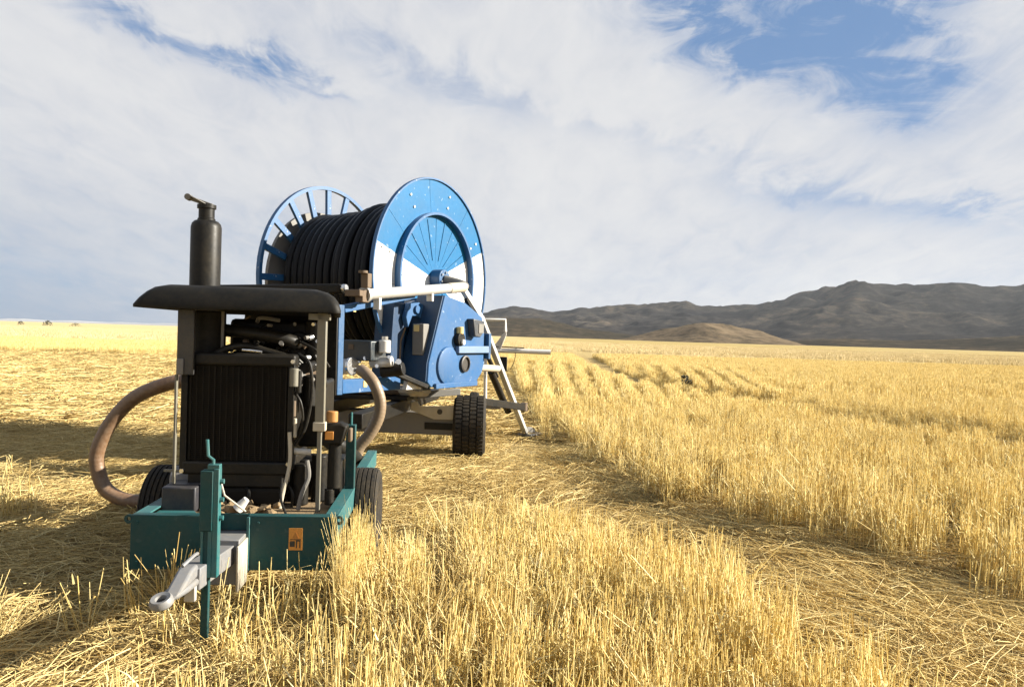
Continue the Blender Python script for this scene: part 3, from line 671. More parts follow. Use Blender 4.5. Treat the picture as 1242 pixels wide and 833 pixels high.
# engine behind the radiator
en = MB().box(-.36, .14, .66, 1.52, .72, 1.14).build('engine_block', 'black', T, .02)
MB().box(-.33, .10, .68, 1.50, 1.14, 1.34).build('cylinder_head', 'black', en, .015)
MB().box(-.24, .03, .70, 1.48, 1.34, 1.45).build('rocker_cover', 'matte', en, .03, 3)
for i in range(6): MB().cyl((-.10, .76+i*.13, 1.45), (-.10, .76+i*.13, 1.475), .018, n=8).build('cover_nut', 'chrome', en)
MB().box(-.36, .14, .70, 1.50, .56, .72).build('oil_pan', 'black', en, .03)
MB().cyl((-.11, .575, 1.17), (-.11, .655, 1.17), .10, n=24).build('water_pump_pulley', 'black', en)
MB().cyl((.16, .62, 1.27), (.16, .84, 1.27), .075, n=20).build('alternator', 'grey', en, .006)
MB().cyl((.16, .595, 1.27), (.16, .615, 1.27), .05, n=20).build('alternator_pulley', 'black', en)
for i in range(4):
    y_ = .80+i*.19
    MB().tube(curve_pts([(.10, y_, 1.26), (.18, y_, 1.27), (.235, y_+.04, 1.33)], 5), .026, 10).build('exhaust_runner', 'rust', en)
MB().cyl((.235, .74, 1.34), (.235, 1.46, 1.34), .038, n=14).build('exhaust_manifold', 'black', en)
MB().cyl((.20, .70, 1.50), (.20, 1.10, 1.50), .085, n=22).build('turbocharger', 'black', en, .01)
MB().tube(curve_pts([(.20, .70, 1.50), (.18, .60, 1.52), (.06, .55, 1.55), (-.12, .56, 1.57), (-.26, .62, 1.58)], 6), .042, 12).build('intake_pipe', 'black', en)
for i, (x, y_, z) in enumerate([(.30, .58, 1.10), (.30, .70, 1.10)]):
    MB().cyl((x, y_, z), (x, y_, z+.20), .045, n=18).build('fuel_filter', 'black' if i else 'matte', en, .008)
for i in range(6):
    y_ = .74+i*.12
    MB().tube(curve_pts([(.10, y_, 1.10), (.17, y_-.02, 1.17), (.15, y_, 1.30), (.06, y_, 1.40)], 5), .006, 6).build('injector_pipe', 'galv', en)
MB().tube(curve_pts([(.24, .50, 1.44), (.31, .49, 1.38), (.33, .49, 1.20), (.30, .47, .98), (.24, .44, .86)], 6), .011, 8).build('wiring_loom', 'black', T)
MB().tube(curve_pts([(.22, .42, 1.22), (.275, .41, 1.14), (.29, .42, 1.02), (.262, .42, .92), (.235, .42, .88)], 6), .008, 8).build('loop_cable', 'black', T)
for p, q, r_, mm in [((.235, .385, 1.24), (.235, .385, 1.355), .028, 'post'), ((.262, .40, 1.20), (.262, .40, 1.34), .018, 'black'), ((.235, .40, 1.05), (.235, .40, 1.15), .014, 'rust'), ((.245, .40, .92), (.245, .40, 1.04), .012, 'cream')]:
    MB().cyl(p, q, r_, n=14).build('coolant_bottle' if r_ > .02 else 'pipe_fitting', mm, T, .004)
for p in [(.30, .55, 1.42), (.33, .62, 1.36), (.345, .56, 1.52), (.28, .60, 1.55), (.37, .70, 1.44), (.05, .56, 1.62), (.12, .55, 1.50), (-.02, .57, 1.53), (.35, .62, 1.60), (.21, .52, 1.42), (.33, .52, 1.28), (.20, .55, 1.63), (-.20, .56, 1.46)]:
    MB().cyl(p, (p[0]+U(-.02, .02), p[1]-.03, p[2]+U(-.01, .01)), U(.008, .018), n=8).build('hose_clamp', random.choice(['chrome', 'chrome', 'galv', 'grey']), en)
for i in range(9):
    a = Vector((U(-.2, .36), U(.54, .66), U(1.42, 1.66))); b_ = a+Vector((U(-.2, .2), U(0, .15), U(-.25, .05)))
    MB().tube(curve_pts([a, a*.5+b_*.5+Vector((U(-.06, .06), -.04, U(-.06, .06))), b_], 6), U(.006, .014), 7).build('engine_hose', random.choice(['black', 'matte', 'black', 'grey']), en)
# canopy: a moulded lid with sloping sides
def lidring(x0, x1, y0, y1, z, r_, n=5):
    out = []
    for cx, cy, a0 in ((x1-r_, y1-r_, 0), (x0+r_, y1-r_, 90), (x0+r_, y0+r_, 180), (x1-r_, y0+r_, 270)):
        out += [(cx+r_*math.cos(R(a0+90*i/n)), cy+r_*math.sin(R(a0+90*i/n)), z) for i in range(n+1)]
    return out
lid = MB(); rings = [lidring(-.70, .535, .225, 1.95, 1.705, .05), lidring(-.70, .535, .222, 1.955, 1.722, .05), lidring(-.672, .522, .235, 1.94, 1.765, .055), lidring(-.635, .495, .25, 1.92, 1.803, .06), lidring(-.60, .45, .275, 1.89, 1.832, .07), lidring(-.54, .385, .32, 1.84, 1.850, .08)]
m_ = len(rings[0])
def shear(p): return (p[0]-.135*(p[1]-.225)*max(0, (p[0]+.7)/1.235), p[1], p[2])
rings = [[shear(p) for p in r_] for r_ in rings]
for r_ in rings: lid.v += r_
for i in range(len(rings)-1): lid.f += [(i*m_+j, i*m_+(j+1) % m_, (i+1)*m_+(j+1) % m_, (i+1)*m_+j) for j in range(m_)]
lid.f.append(tuple(range((len(rings)-1)*m_, len(rings)*m_)))
inner = lidring(-.685, .52, .24, 1.94, 1.705, .05); inner = [shear(p) for p in inner]; o_ = len(lid.v); lid.v += inner
lid.f += [(j, (j+1) % m_, o_+(j+1) % m_, o_+j) for j in range(m_)]
top2 = lidring(-.60, .44, .29, 1.88, 1.80, .05); top2 = [shear(p) for p in top2]; o2 = len(lid.v); lid.v += top2
lid.f += [(o_+j, o_+(j+1) % m_, o2+(j+1) % m_, o2+j) for j in range(m_)]; lid.f.append(tuple(range(o2, o2+m_)))
cn = lid.build('canopy', 'matte', T, angle=50)
MB().box(-.585, -.34, .55, .98, 1.848, 1.862).build('muffler_plate', 'black', cn, .003)
# silencer and rain flap
mf = MB().lathe([(.001, 1.80), (.100, 1.80), (.100, 2.275), (.094, 2.30), (.078, 2.318), (.058, 2.325), (.058, 2.335), (.052, 2.34), (.052, 2.405), (.062, 2.405), (.062, 2.43), (.046, 2.43), (.046, 2.35), (.001, 2.35)], (-.478, .90, 0), (0, 0, 1), 28).build('silencer', 'black', T)
fl = MB().lathe([(.001, -.004), (.056, -.004), (.060, 0), (.056, .004), (.001, .004)], (0, 0, 0), (0, 0, 1), 20).build('rain_flap', 'grey', mf)
fl.location = (-.535, .90, 2.462); fl.rotation_euler = (0, R(26), 0)
MB().bar((-.60, .90, 2.475), (-.44, .90, 2.425), .022, .028).build('flap_arm', 'grey', mf, .003)
MB().cyl((-.60, .875, 2.478), (-.60, .925, 2.478), .022, n=10).build('flap_weight', 'grey', mf)
MB().tube([(-.53, .90, 2.455), (-.51, .90, 2.42), (-.485, .90, 2.40)], .010, 6).build('flap_bracket', 'black', mf)
MB().cyl((-.37, .62, 1.37), (-.37, .62, 1.70), .115, n=24).build('air_cleaner', 'matte', T, .01)
MB().cyl((-.245, .52, 1.40), (-.245, .52, 1.70), .010, n=8).build('canopy_rod', 'grey', T)
# posts carrying the canopy
pl_ = MB().box(-.465, -.365, .34, .37, 1.30, 1.704).build('control_column', 'column', T, .006)
MB().box(-.462, -.42, .325, .339, 1.30, 1.40).build('column_bracket', 'grey', pl_, .006)
MB().box(-.475, -.462, .345, .375, .474, 1.30).build('thin_post', 'post', T, .002)
pr_ = MB().box(.385, .440, .29, .345, 1.00, 1.704).build('canopy_post', 'post', T, .004)
MB().box(.375, .45, .285, .35, .975, 1.03).build('post_foot', 'cream', pr_, .004)
MB().box(.40, .425, .30, .335, .475, .975).build('post_leg', 'post', pr_, .002)
MB().box(.33, .46, .29, .34, 1.66, 1.70).build('post_head', 'post', pr_, .003)
# air filter, hydraulic can, fittings on the right
fb = MB().prism([(.415, .885), (.545, .885), (.575, 1.0), (.53, 1.02), (.43, 1.005)], .36, .48, 'y').build('filter_head', 'matte', T, .012)
MB().box(.440, .492, .3545, .3585, .915, .967).build('filter_label', 'orange', fb, .006)
MB().cyl((.495, .42, .60), (.495, .42, .885), .042, n=20).build('filter_canister', 'matte', T, .006)
MB().cyl((.47, .40, .50), (.47, .40, .60), .03, n=14).build('hydraulic_fitting', 'black', T, .004)
MB().cyl((.475, .40, 1.02), (.475, .40, 1.09), .036, n=14).build('orange_cap', paint('amber_cap', (.36, .16, .035), .45, dust=.2), T, .006)
MB().box(-.28, .27, .80, 1.42, 1.46, 1.66).build('intake_manifold', 'black', en, .03)
MB().box(-.35, .345, 1.46, 1.50, 1.10, 1.70).build('engine_bulkhead', 'black', en, .004)
MB().box(.19, .345, .80, 1.40, .80, 1.24).build('injection_pump', 'black', en, .02)
for i in range(12):
    p = (U(-.2, .34), U(.60, .72), U(1.44, 1.66)); MB().cyl(p, (p[0]+U(-.05, .05), p[1]-U(.01, .04), p[2]+U(-.05, .05)), U(.006, .02), n=8).build('engine_fitting', random.choice(['grey', 'galv', 'black', 'chrome', 'rust']), en)
MB().cyl((.31, .72, 1.40), (.31, .72, 1.66), .07, n=18).build('breather_can', 'black', en, .012)
MB().box(.578, .602, .37, .44, .90, .985).build('brass_valve', 'rust', T, .008)
MB().tube(curve_pts([(.20, .46, .90), (.21, .45, .84), (.26, .45, .825), (.34, .46, .82)], 6), .020, 10).build('white_elbow', 'white', T)
MB().tube(curve_pts([(.225, .34, .96), (.235, .33, .80), (.225, .32, .70), (.205, .30, .60), (.19, .28, .50)], 6), .012, 8).build('drain_hose', 'cream', T)
MB().tube(curve_pts([(.33, .38, .78), (.345, .36, .68), (.31, .34, .58), (.29, .33, .48)], 6), .014, 8).build('breather_hose', 'grey', T)
for x, y_, rr, zz in [(.27, .50, .052, .74), (.37, .62, .052, .78)]:
    MB().cyl((x, y_, .474), (x, y_, zz), rr, n=20).build('pressure_can', 'black', T, .012)
MB().box(.22, .50, .72, 1.05, .474, .72).build('battery_box', 'black', T, .01)
MB().box(-.50, -.30, .24, .48, .476, .63).build('tool_box', paint('navy_box', (.008, .011, .022), .5, dust=.1), T, .01)
MB().cyl((-.55, .60, .60), (-.30, .60, .60), .095, n=24).build('diesel_filter_drum', 'drawbar', T, .01)
MB().box(-.56, -.40, .44, .455, .685, .70).build('tie_bar', 'post', T)
MB().cyl((-.03, .16, .52), (.02, .16, .58), .035, .02, n=10).build('pale_funnel', 'white', T)
MB().tube([(.04, .06, .53), (-.06, -.02, .64), (-.12, .02, .80)], .006, 6).build('straw_stick', 'cream', T)
for i in range(4):
    x, y_ = U(-.2, .3), U(.12, .5); MB().tube(curve_pts([(x, y_, .48), (x+U(-.05, .05), y_, .58), (x+U(-.1, .1), y_+.1, U(.6, .8))], 5), U(.007, .014), 7).build('control_cable', random.choice(['black', 'rust']), T)
# pump at the rear of the engine
pu = MB().lathe([(.06, 0), (.24, .02), (.29, .08), (.29, .20), (.22, .26), (.10, .27)], (-.10, 1.60, .95), (0, 1, 0), 32).build('pump_volute', 'blue', T)
MB().cyl((-.10, 1.87, .95), (-.10, 2.10, .95), .12, n=24).build('suction_flange', 'black', T, .006)
MB().tube(curve_pts([(-.10, 2.08, .95), (-.14, 2.25, .98), (-.40, 2.28, 1.06), (-.75, 2.24, 1.115), (-1.02, 2.2, 1.13)], 6), .075, 14).build('suction_pipe', 'black', T)
MB().tube(curve_pts([(.16, 1.72, .80), (.34, 1.80, .66), (.42, 2.1, .52), (.425, 2.2, .48)], 6), .07, 14).build('discharge_pipe', 'black', T)

# ------------------------------------------------------------------ hoses between the machines
Tm = Matrix.Translation((-1.56, 4.4, 0)) @ Matrix.Rotation(R(5), 4, 'Z')
def from_t(pts): return [Tm @ Vector(p) for p in pts]
def ribbed(mb, pts, r, n=12):
    rs = [r*(1.0+.014*math.sin(i*2.1)) for i in range(len(pts))]; return mb.tube(pts, rs, n)
sh = ribbed(MB(), curve_pts(from_t([(-1.0, 2.2, 1.135), (-1.16, 2.2, 1.105), (-1.42, 2.2, .985), (-1.61, 2.2, .77), (-1.715, 2.2, .52), (-1.70, 2.2, .34), (-1.62, 2.18, .20), (-1.45, 2.15, .125), (-1.25, 2.12, .12), (-.95, 2.08, .11), (-.6, 2.2, .075)]), 14), .060)
tag(sh.build('suction_hose', 'suction', None, angle=60), 'thick brown rubber hose looping out to the ground left of the black engine', 'hose')
dh = ribbed(MB(), curve_pts(from_t([(.44, 2.32, 1.26), (.50, 2.25, 1.225), (.575, 2.2, 1.14), (.625, 2.2, 1.00), (.615, 2.2, .86), (.55, 2.2, .72), (.46, 2.2, .60), (.425, 2.2, .49)]), 14), .052)
tag(dh.build('delivery_hose', paint('tan_rubber_hose', (.20, .14, .085), .45, dust=.4, dustcol=(.28, .22, .15)), None, angle=60), 'thinner tan hose bending from the silver coupling down behind the teal post', 'hose')

# ------------------------------------------------------------------ the hose reel irrigator
D = empty('hose_reel_irrigator', (-1.035, 10, 0), -28, 'big blue and white hose reel irrigator wound with black pipe', 'hose reel')
HZ = 2.30
MB().cyl((-1.90, 0, HZ), (.12, 0, HZ), .10, n=24).build('drum_axle', 'drum_blue', D)
# near flange: outer plates, inner plates, raised ring, rim
RO, RI = 1.295, .845
for i in range(8):
    MB().sector(RI-.01, RO-.012, i*45+.12+8, i*45+44.88+8, -.018, 0, HZ, 9).build('flange_plate', 'wedge', D)
for i in range(12):
    MB().sector(.10, RI-.004, i*30+.35, i*30+29.65, -.012, .004, HZ, 6).build('hub_plate', 'wedge', D)
MB().sector(.02, RO-.02, 0, 360, -.034, -.020, HZ, 72).build('backing_disc', 'drum_blue', D)
ringm = MB().lathe([(RI-.014, 0), (RI+.014, 0), (RI+.016, .085), (RI-.016, .085)], (0, 0, HZ), (1, 0, 0), 72, closed=True).build('raised_ring', 'drum_blue', D)
MB().lathe([(RO-.012, -.030), (RO+.008, -.030), (RO+.012, -.004), (RO+.008, .022), (RO-.012, .022)], (0, 0, HZ), (1, 0, 0), 80, closed=True).build('rim_band', 'drum_blue', D)
for a in [8+45*i for i in range(8)]:
    for r_ in (1.0, 1.16):
        y_, z = math.cos(R(a+22))*r_, math.sin(R(a+22))*r_
        MB().cyl((0, y_, HZ+z), (.014, y_, HZ+z), .016, n=6).build('flange_bolt', 'white', D)
for a in range(15, 360, 30):
    MB().sector(.25, .78, a-.55, a+.55, .0042, .012, HZ, 1).build('hub_rib', 'wedge', D)
hb = MB().cyl((.005, 0, HZ), (.16, 0, HZ), .13, n=24).build('hub', 'blue', D, .01)
for i in range(6):
    a = R(60*i+20); MB().cyl((.16, math.cos(a)*.09, HZ+math.sin(a)*.09), (.178, math.cos(a)*.09, HZ+math.sin(a)*.09), .016, n=6).build('hub_bolt', 'chrome', hb)
# far flange: rim, inner ring and twenty flat ribs
FX = -1.80
MB().lathe([(RO-.035, -.03), (RO+.012, -.03), (RO+.012, .03), (RO-.035, .03)], (FX, 0, HZ), (1, 0, 0), 80, closed=True).build('flange_rim', 'drum_blue', D)
rib0 = MB().box(-.022, .022, -.042, .042, .55, RO-.03).build('flange_rib', 'drum_blue', D, .004)
for i in range(20):
    mtx = Matrix.Translation((FX, 0, HZ)) @ Matrix.Rotation(R(18*i+2), 4, 'X')
    if i == 0: rib0.matrix_basis = mtx
    else: copy_part(rib0, D, mtx)
MB().sector(.2, .62, 0, 360, FX-.02, FX+.02, HZ, 48).build('hub_disc', 'drum_blue', D)
MB().lathe([(.62, -.05), (1.0, -.05), (1.0, .0), (.62, .0)], (FX-.12, -.02, HZ-.05), (1, 0, 0), 56, closed=True, a0=0, a1=360).build('gear_ring', 'grey', D)
MB().cyl((FX+.02, 0, HZ), (-.036, 0, HZ), .78, n=56).build('drum_core', 'black', D)
# black pipe wound on the drum (one pipe, two layers)
hr = .054; x0, x1 = FX+.085, -.095; turns = int((x1-x0)/(2*hr+.0035)); pts = []
for i in range(turns*44+1):
    a = 2*math.pi*i/44; tt = i/44; lane_ = int(tt); fr = tt-lane_
    xx = x0+(2*hr+.0035)*(lane_+ (fr if fr < .12 else 1)*.0 + (max(0, fr-.85)/.15)) + .004*math.sin(lane_*3.1)
    pts.append((xx, math.cos(a-1.6)*(.865+.012*math.sin(lane_*5.3)), HZ+math.sin(a-1.6)*(.865+.012*math.sin(lane_*5.3))))
MB().tube(pts, hr, 9).build('wound_pipe', 'hose', D, angle=70)
pts = []; t2 = int(turns*.55)
for i in range(t2*44+1):
    a = 2*math.pi*i/44; tt = i/44; lane_ = int(tt); fr = tt-lane_
    xx = x1-.055-(2*hr+.004)*(lane_+(max(0, fr-.85)/.15)) + .006*math.sin(lane_*2.3)
    pts.append((xx, math.cos(a-1.6)*(.948+.014*math.sin(lane_*4.1)+.006*math.sin(a*3.0+lane_)), HZ+math.sin(a-1.6)*(.948+.014*math.sin(lane_*4.1)+.006*math.sin(a*3.0+lane_))))
MB().tube(pts, hr, 9).build('wound_pipe', 'hose', D, angle=70)
# gearbox housing on the near side: an added dark plate paints shade on its front face
hp = [(-.50, 2.067), (-.02, 1.995), (.41, 1.83), (.475, 1.62), (.505, 1.23), (.44, 1.10), (.25, .935), (-.745, .955), (-.83, 1.02), (-.81, 1.25)]
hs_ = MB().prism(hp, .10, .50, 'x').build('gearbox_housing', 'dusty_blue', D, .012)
MB().prism([(-.513, 2.05), (-.817, 1.245), (-.832, 1.03), (-.85, 1.03), (-.835, 1.25), (-.53, 2.06)], .115, .485, 'x').build('housing_shade_plate', 'navy', hs_, .003)
MB().prism([(.02, 1.80), (.30, 1.775), (.285, 1.63), (.20, 1.565), (.07, 1.575)], .5005, .60, 'x').build('meter_box', paint('dark_meter', (.018, .028, .045), .4, dust=.15), hs_, .01)
MB().box(.601, .608, .15, .27, 1.62, 1.74).build('meter_window', 'grey', hs_)
MB().cyl((.50, -.20, 1.535), (.57, -.20, 1.535), .085, n=20).build('black_valve', 'black', hs_, .008)
MB().cyl((.54, -.20, 1.60), (.54, -.20, 1.69), .045, n=16).build('cream_cap', 'lemon', hs_, .008)
MB().cyl((.57, -.19, 1.50), (.60, -.19, 1.50), .035, n=12).build('white_knob', 'white', hs_, .004)
MB().lathe([(.001, .0), (.105, .0), (.105, .03), (.085, .035), (.08, .012), (.001, .012)], (.502, -.02, 1.225), (1, 0, 0), 28).build('dark_pulley', 'darkprint', hs_)
MB().lathe([(.001, .035), (.19, .035), (.225, .025), (.235, 0)], (.501, -.42, 1.21), (1, 0, 0), 32).build('gear_cover', 'dusty_blue', hs_)
MB().box(.501, .56, -.24, .55, 1.36, 1.45).build('stiffener_bar', paint('pale_blue_bar', (.10, .17, .29), .55, dust=.5, dustcol=(.22, .26, .34)), hs_, .008)
MB().box(.501, .54, -.70, .27, .935, 1.0).build('foot_flange', 'dusty_blue', hs_, .008)
MB().cyl((.44, .42, 1.165), (.44, .98, 1.135), .048, n=16).build('drive_shaft', 'cream', hs_)
MB().box(.30, .56, .50, .56, 1.28, 1.62).build('housing_flange', 'blue', hs_, .006)
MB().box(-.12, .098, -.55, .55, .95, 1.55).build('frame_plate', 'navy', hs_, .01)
MB().tube([(.20, -.70, 1.98), (.16, -.92, 1.50), (.18, -.96, 1.0)], .012, 6).build('control_rod', 'rust', hs_)
# second upright and bracket in front of it
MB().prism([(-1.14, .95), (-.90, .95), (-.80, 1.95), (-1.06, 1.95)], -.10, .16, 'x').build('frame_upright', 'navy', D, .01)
br = MB().prism([(-.93, 1.78), (-.86, 1.95), (-.74, 1.985), (-.58, 1.95), (-.53, 1.84), (-.60, 1.74), (-.68, 1.80), (-.80, 1.80), (-.88, 1.66)], .17, .24, 'x').build('bearing_bracket', 'dusty_blue', D, .01)
MB().cyl((.24, -.73, 1.88), (.27, -.73, 1.88), .05, n=14).build('bearing_cap', 'dusty_blue', br, .006)
cb = MB().box(.255, .415, -.82, -.70, 1.335, 1.71).build('control_box', 'grey', D, .01)
MB().box(.28, .36, -.832, -.8215, 1.615, 1.695).build('yellow_lamp', 'lemon', cb, .01)
MB().box(.30, .37, -.80, -.73, .90, 1.334).build('box_stand', 'grey', D, .006)
# feed pipe along the side, elbow and hub swivel
fpipe = MB().cyl((.45, -1.95, 1.985), (.45, -.30, 2.165), .060, n=20).build('feed_pipe', 'galv', D)
MB().cyl((.45, -.36, 2.158), (.45, .0, 2.199), .066, n=20)  .build('pipe_collar', 'cream', fpipe, .006)
MB().tube(curve_pts([(.45, .0, 2.20), (.43, .05, 2.22), (.32, .05, 2.26), (.16, 0, 2.30)], 6), .055, 14).build('swivel_elbow', 'grey', fpipe)
MB().box(.40, .50, -2.06, -1.95, 1.90, 2.03).build('pipe_block', 'rust', fpipe, .008)
MB().cyl((.45, -1.98, 1.98), (.45, -1.94, 1.984), .085, n=20).build('pipe_flange', 'galv', fpipe)
for y_ in (-1.75, -.75):
    MB().box(.41, .49, y_-.02, y_+.02, 1.80+.11*(y_+2)*1.3, 1.98+.11*(y_+2)).build('pipe_clamp', 'white', fpipe, .004)
# front frame and rails
fr_ = MB().box(.225, .345, -2.235, -2.15, .935, 1.865).build('frame_bar', 'blue', D, .006)
MB().box(-1.95, .224, -2.225, -2.16, .935, 1.135).build('crossbar', 'blue', fr_, .006)
MB().box(-1.95, .224, -2.225, -2.16, 1.76, 1.865).build('crossbar', 'blue', fr_, .006)
MB().box(-1.95, -1.84, -2.225, -2.16, 1.136, 1.759).build('frame_bar', 'blue', fr_, .006)
MB().bar((.30, -2.15, 1.822), (.36, -1.0, 2.035), .10, .075).build('sloping_rail', 'dusty_blue', D, .006)
MB().box(.25, .345, -2.149, -1.15, .945, 1.09).build('frame_rail', 'dusty_blue', D, .006)
MB().box(.346, .352, -2.02, -1.98, 1.80, 1.885).build('cream_tag', 'lemon', D)
MB().box(.346, .352, -1.82, -1.76, 1.0, 1.07).build('cream_tag', 'lemon', D)
# turbine, gearbox, fittings in the side bay
MB().box(-.04, .40, -1.78, -1.50, 1.28, 1.50).build('motor_box', paint('dark_teal_motor', (.006, .016, .026), .4, dust=.08), D, .015)
MB().box(.1, .17, -1.787, -1.782, 1.40, 1.455).build('maker_plate', 'rust', D)
MB().cyl((.45, -1.60, 1.37), (.45, -1.60, 1.51), .065, n=18).build('white_bottle', 'white', D, .012)
MB().cyl((.45, -1.60, 1.515), (.45, -1.60, 1.55), .035, n=12).build('bottle_lid', 'chrome', D)
MB().cyl((.0, -1.86, 1.20), (.20, -1.86, 1.22), .085, n=20).build('inlet_coupling', 'galv', D, .01)
MB().cyl((.20, -1.86, 1.22), (.235, -1.86, 1.222), .10, n=20).build('coupling_ring', 'chrome', D, .006)
MB().cyl((.28, -1.62, 1.26), (.52, -1.55, 1.28), .06, n=18).build('turbine_housing', 'galv', D, .008)
MB().cyl((.34, -1.50, 1.16), (.58, -1.42, 1.20), .075, n=18).build('turbine_housing', 'black', D, .008)
for p in [(.30, -1.75, 1.30), (.42, -1.7, 1.22), (.52, -1.62, 1.32), (.20, -1.72, 1.27), (.56, -1.5, 1.27), (.36, -1.8, 1.17)]:
    MB().cyl(p, (p[0]+.03, p[1]-.03, p[2]+.01), U(.02, .035), n=8).build('bright_fitting', 'chrome', D)
MB().bar((.46, -1.45, 1.15), (.56, -.95, .98), .09, .05).build('black_lever', 'black', D, .006)
MB().prism([(-1.25, .95), (-.95, .95), (-1.05, 1.06), (-1.2, 1.1)], .44, .50, 'x').build('pale_bracket', 'white', D, .006)
# pipe guide across the front
pg_ = MB().box(-1.60, .26, -2.16, -2.02, 1.985, 2.085).build('guide_beam', 'matte', D, .02)
MB().cyl((.262, -2.09, 2.04), (.30, -2.09, 2.04), .045, n=14).build('beam_end_cap', 'chrome', pg_, .004)
MB().box(.47, .56, -2.06, -1.99, 2.05, 2.20).build('guide_bracket', 'rust', pg_, .008)
MB().box(.30, .50, -2.11, -2.04, 1.96, 2.03).build('guide_arm', 'rust', pg_, .008)
MB().cyl((.505, -2.07, 2.20), (.505, -2.07, 2.225), .05, n=10).build('guide_knob', 'rust', pg_)
# chassis: turntable, beams, axle and wheels, turned 22 degrees from the drum
CH = Matrix.Rotation(R(28-6), 4, 'Z'); cpos = Matrix.Translation((0, 0, 0))
def chas(name, mb, mat, bev=.008):
    """chassis pieces are drawn in their own frame (x across, y along) and set under the drum"""
    o = mb.build(name, mat, D, bev); o.location = ORG; o.rotation_euler = (0, 0, R(22)); return o
d_ = Vector((-1.75+1.035, 10.2-10, 0)); d_ = Matrix.Rotation(R(28), 3, 'Z') @ d_; ORG = (d_.x, d_.y, 0)
axle = chas('axle_beam', MB().box(-1.06, 1.06, -.22, .02, .29, .575), 'grey', .012)
MB().box(.68, 1.055, -.235, -.2205, .36, .45).build('beam_slot', 'black', axle)
chas('stub_axle', MB().cyl((1.05, -.02, .41), (1.45, -.02, .41), .06, n=16), 'black')
chas('chassis_beam', MB().box(-.45, -.30, -2.2, 1.8, .58, .74), 'black'); chas('chassis_beam', MB().box(.30, .45, -2.2, 1.8, .58, .74), 'black')
chas('chassis_deck', MB().box(-.95, .52, -.55, .60, .741, .80), 'black')
chas('turntable', MB().lathe([(.001, .86), (.60, .86), (.62, .84), (.62, .81), (.001, .81)], (.0, .1, 0), (0, 0, 1), 40), 'rust')
chas('turntable_rim', MB().lathe([(.06, 0), (.20, 0), (.24, .05), (.24, .09), (.06, .09)], (.50, -.20, .785), (0, 0, 1), 28), 'cream')
bk = chas('white_bracket', MB().prism([(.50, .60), (.50, .70), (.58, .72), (.62, .66), (1.10, .675), (1.05, .50), (.80, .495), (.62, .56)], -.26, -.235, 'y'), 'cream', .004)
MB().cyl((.88, -.2605, .595), (.88, -.268, .595), .035, n=16).build('bracket_hole', 'darkprint', bk)
chas('grey_arm', MB().bar((.55, -.15, .79), (1.05, .2, .83), .07, .09), 'grey')
chas('black_gusset', MB().prism([(.42, .80), (.72, .80), (.66, 1.12), (.50, 1.12)], -.12, -.06, 'y'), 'black')
wheels = [wheel_part(D, 1.235, -.02,   .405, .42, .21, 0, 4, True), wheel_part(D, -1.235, -.02,   .405, .42, .21, 0, 4, True)]
for wh in wheels:
    p = Vector(ORG)+Matrix.Rotation(R(22), 3, 'Z') @ Vector((wh.location.x, wh.location.y, 0)); wh.location = (p.x, p.y, .39); wh.rotation_euler = (0, 0, R(30))
# stabiliser leg and its cylinder
sl_ = MB().bar((.42, .50, 1.83), (.17, 2.44, .06), .075, .075).build('stabiliser_leg', 'galv', D, .008)
MB().bar((.43, -.02, 2.20), (.425, .52, 1.80), .07, .07).build('leg_brace', 'white', sl_, .006)
MB().bar((.43, .10, 2.06), (.44, .36, 1.80), .05, .05).build('brace_link', 'black', sl_, .004)
MB().cyl((.40, .62, 1.45), (.36, 1.10, 1.02), .030, n=12).build('hydraulic_rod', 'black', sl_)
MB().cyl((.36, .92, 1.10), (.28, 1.62, .48), .050, n=14).build('hydraulic_cylinder', 'black', sl_, .006)
MB().box(.05, .30, 2.36, 2.80, .03, .06).build('leg_foot', 'grey', sl_, .006)
MB().prism([(2.40, .06), (2.76, .06), (2.70, .14), (2.46, .17)], .12, .19, 'x').build('foot_web', 'grey', sl_, .006)
MB().bar((.44, .60, .70), (.40, 1.92, .53), .06, .10)  .build('tow_arm', 'black', D, .006)
MB().cyl((.40, 1.90, .48), (.40, 1.90, .60), .05, n=12).build('arm_pin', 'rust', D)

# ------------------------------------------------------------------ the gun cart hung behind the reel
Gc = empty('sprinkler_cart', (-.25, 12.5, 0), 0, 'white tubular sprinkler gun cart with a long boom sticking out behind the blue reel', 'sprinkler cart')
MB().tube([(-.22, 0, 1.845), (.13, 0, 1.852), (.137, 0, 1.66)], .028, 10).build('cart_frame', 'white', Gc)
MB().tube([(-.22, 0, 1.845), (-.18, .05, 1.30), (-.16, .10, .40)], .030, 10).build('cart_frame', 'white', Gc)
MB().prism([(-.06, 1.40), (.14, 1.68), (.16, 1.62), (.04, 1.30)], -.02, .02, 'y').build('cart_gusset', 'white', Gc, .006)
MB().tube([(-.05, 0, 1.35), (.30, .05, 1.352), (.885, .1, 1.345)], [.038, .040, .042], 12).build('spray_boom', 'white', Gc)
MB().tube([(-.05, -.02, 1.415), (.45, .03, 1.405)], .010, 8).build('boom_stay', 'black', Gc)
MB().tube(curve_pts([(.32, .03, 1.40), (.30, .03, 1.20), (.24, .02, 1.05)], 5), .006, 6).build('boom_cable', 'black', Gc)
MB().box(.06, .18, -.05, .06, 1.02, 1.25).build('cart_valve', 'black', Gc, .01)
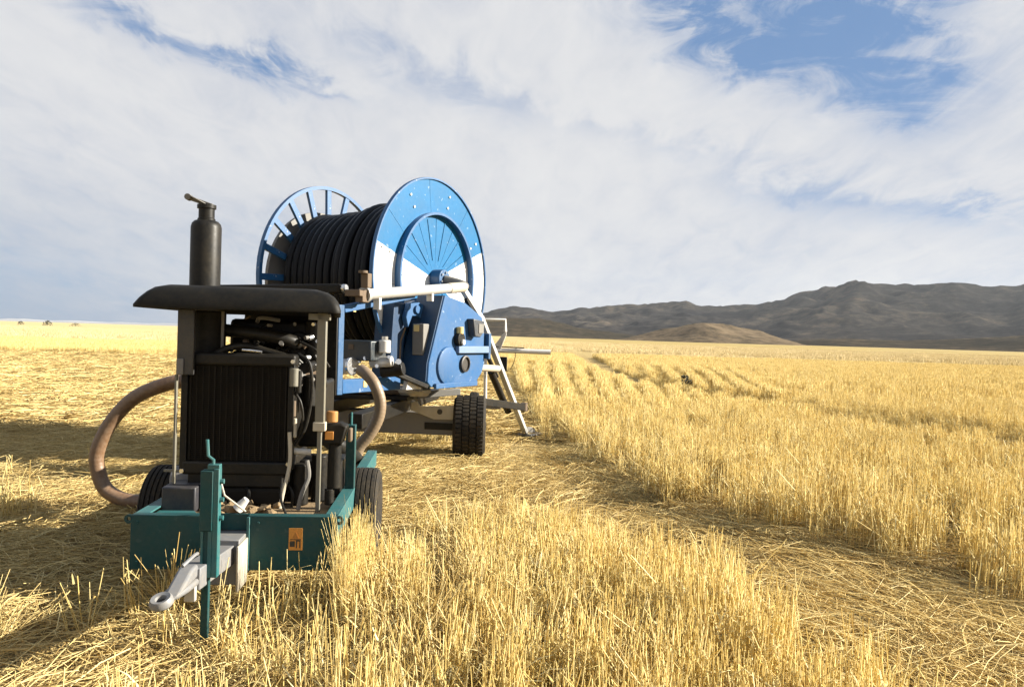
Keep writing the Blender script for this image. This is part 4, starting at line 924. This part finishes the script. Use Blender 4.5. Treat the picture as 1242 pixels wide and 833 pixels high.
MB().box(-.30, .10, -.06, .06, .40, .50).build('cart_base', 'grey', Gc, .01)
wheel_part(Gc, -.35, .3, .33, .16, .18)

# ------------------------------------------------------------------ small far things
def bush(name, x, y, h, wd, label, cat='bush', group=None):
    t = empty(name, (x, y, 0), 0, label, cat, group); s = MB()
    for i in range(150):
        a, q, z = U(0, 6.28), wd*math.sqrt(random.random())*.5, h*random.random()**.8
        q *= math.sqrt(max(.05, 1-(z/h)**2)); c = Vector((q*math.cos(a), q*math.sin(a), z+.02)); l = h*.13
        n_ = Vector((G(0, 1), G(0, 1), G(0, 1))).normalized(); tt = n_.orthogonal().normalized()*l; b_ = n_.cross(tt)
        s.add([c-tt, c+b_*.6, c+tt, c-b_*.6], [(0, 1, 2, 3)])
    tag(s.build('leaves', LEAF, t), kind='stuff')
    MB().tube([(0, 0, -.1), (.02*wd, 0, h*.6)], [h*.05, h*.02], 6).build('stem', LEAF, t)
LEAF = paint('dark_leaves', (.075, .070, .040), .8, var=.4, scale=1.5)
bush('dark_bush', -200, 330, 2.1, 4.2, 'largest dark bush on the far left skyline of the pale field', group='bushes on the left skyline')
bush('dark_bush', -209, 326, 1.5, 3.0, 'small dark bush just left of the largest bush on the skyline', group='bushes on the left skyline')
bush('dark_bush', -188, 330, 1.3, 5.0, 'low olive bush just right of the largest bush on the skyline', group='bushes on the left skyline')
bush('dry_weed', 5.75, 25.4, .42, .7, 'small dark weed standing in the wheel track across the crop', 'weed')

# ------------------------------------------------------------------ thin air between here and the hills
hz_ = MB().box(-5200, 5200, -5200, 5200, -30, 420).build('haze', 'white', None)
hm = bpy.data.materials.new('thin_haze'); hm.use_nodes = True; hm.node_tree.nodes.clear(); k = N(hm.node_tree)
pv = k.n('ShaderNodeVolumePrincipled', {'Color': (.80, .86, .95), 'Density': HAZE, 'Anisotropy': .2})
k.nt.links.new(pv.outputs[0], k.n('ShaderNodeOutputMaterial').inputs['Volume'])
hz_.data.materials.clear(); hz_.data.materials.append(hm); tag(hz_, kind='stuff')
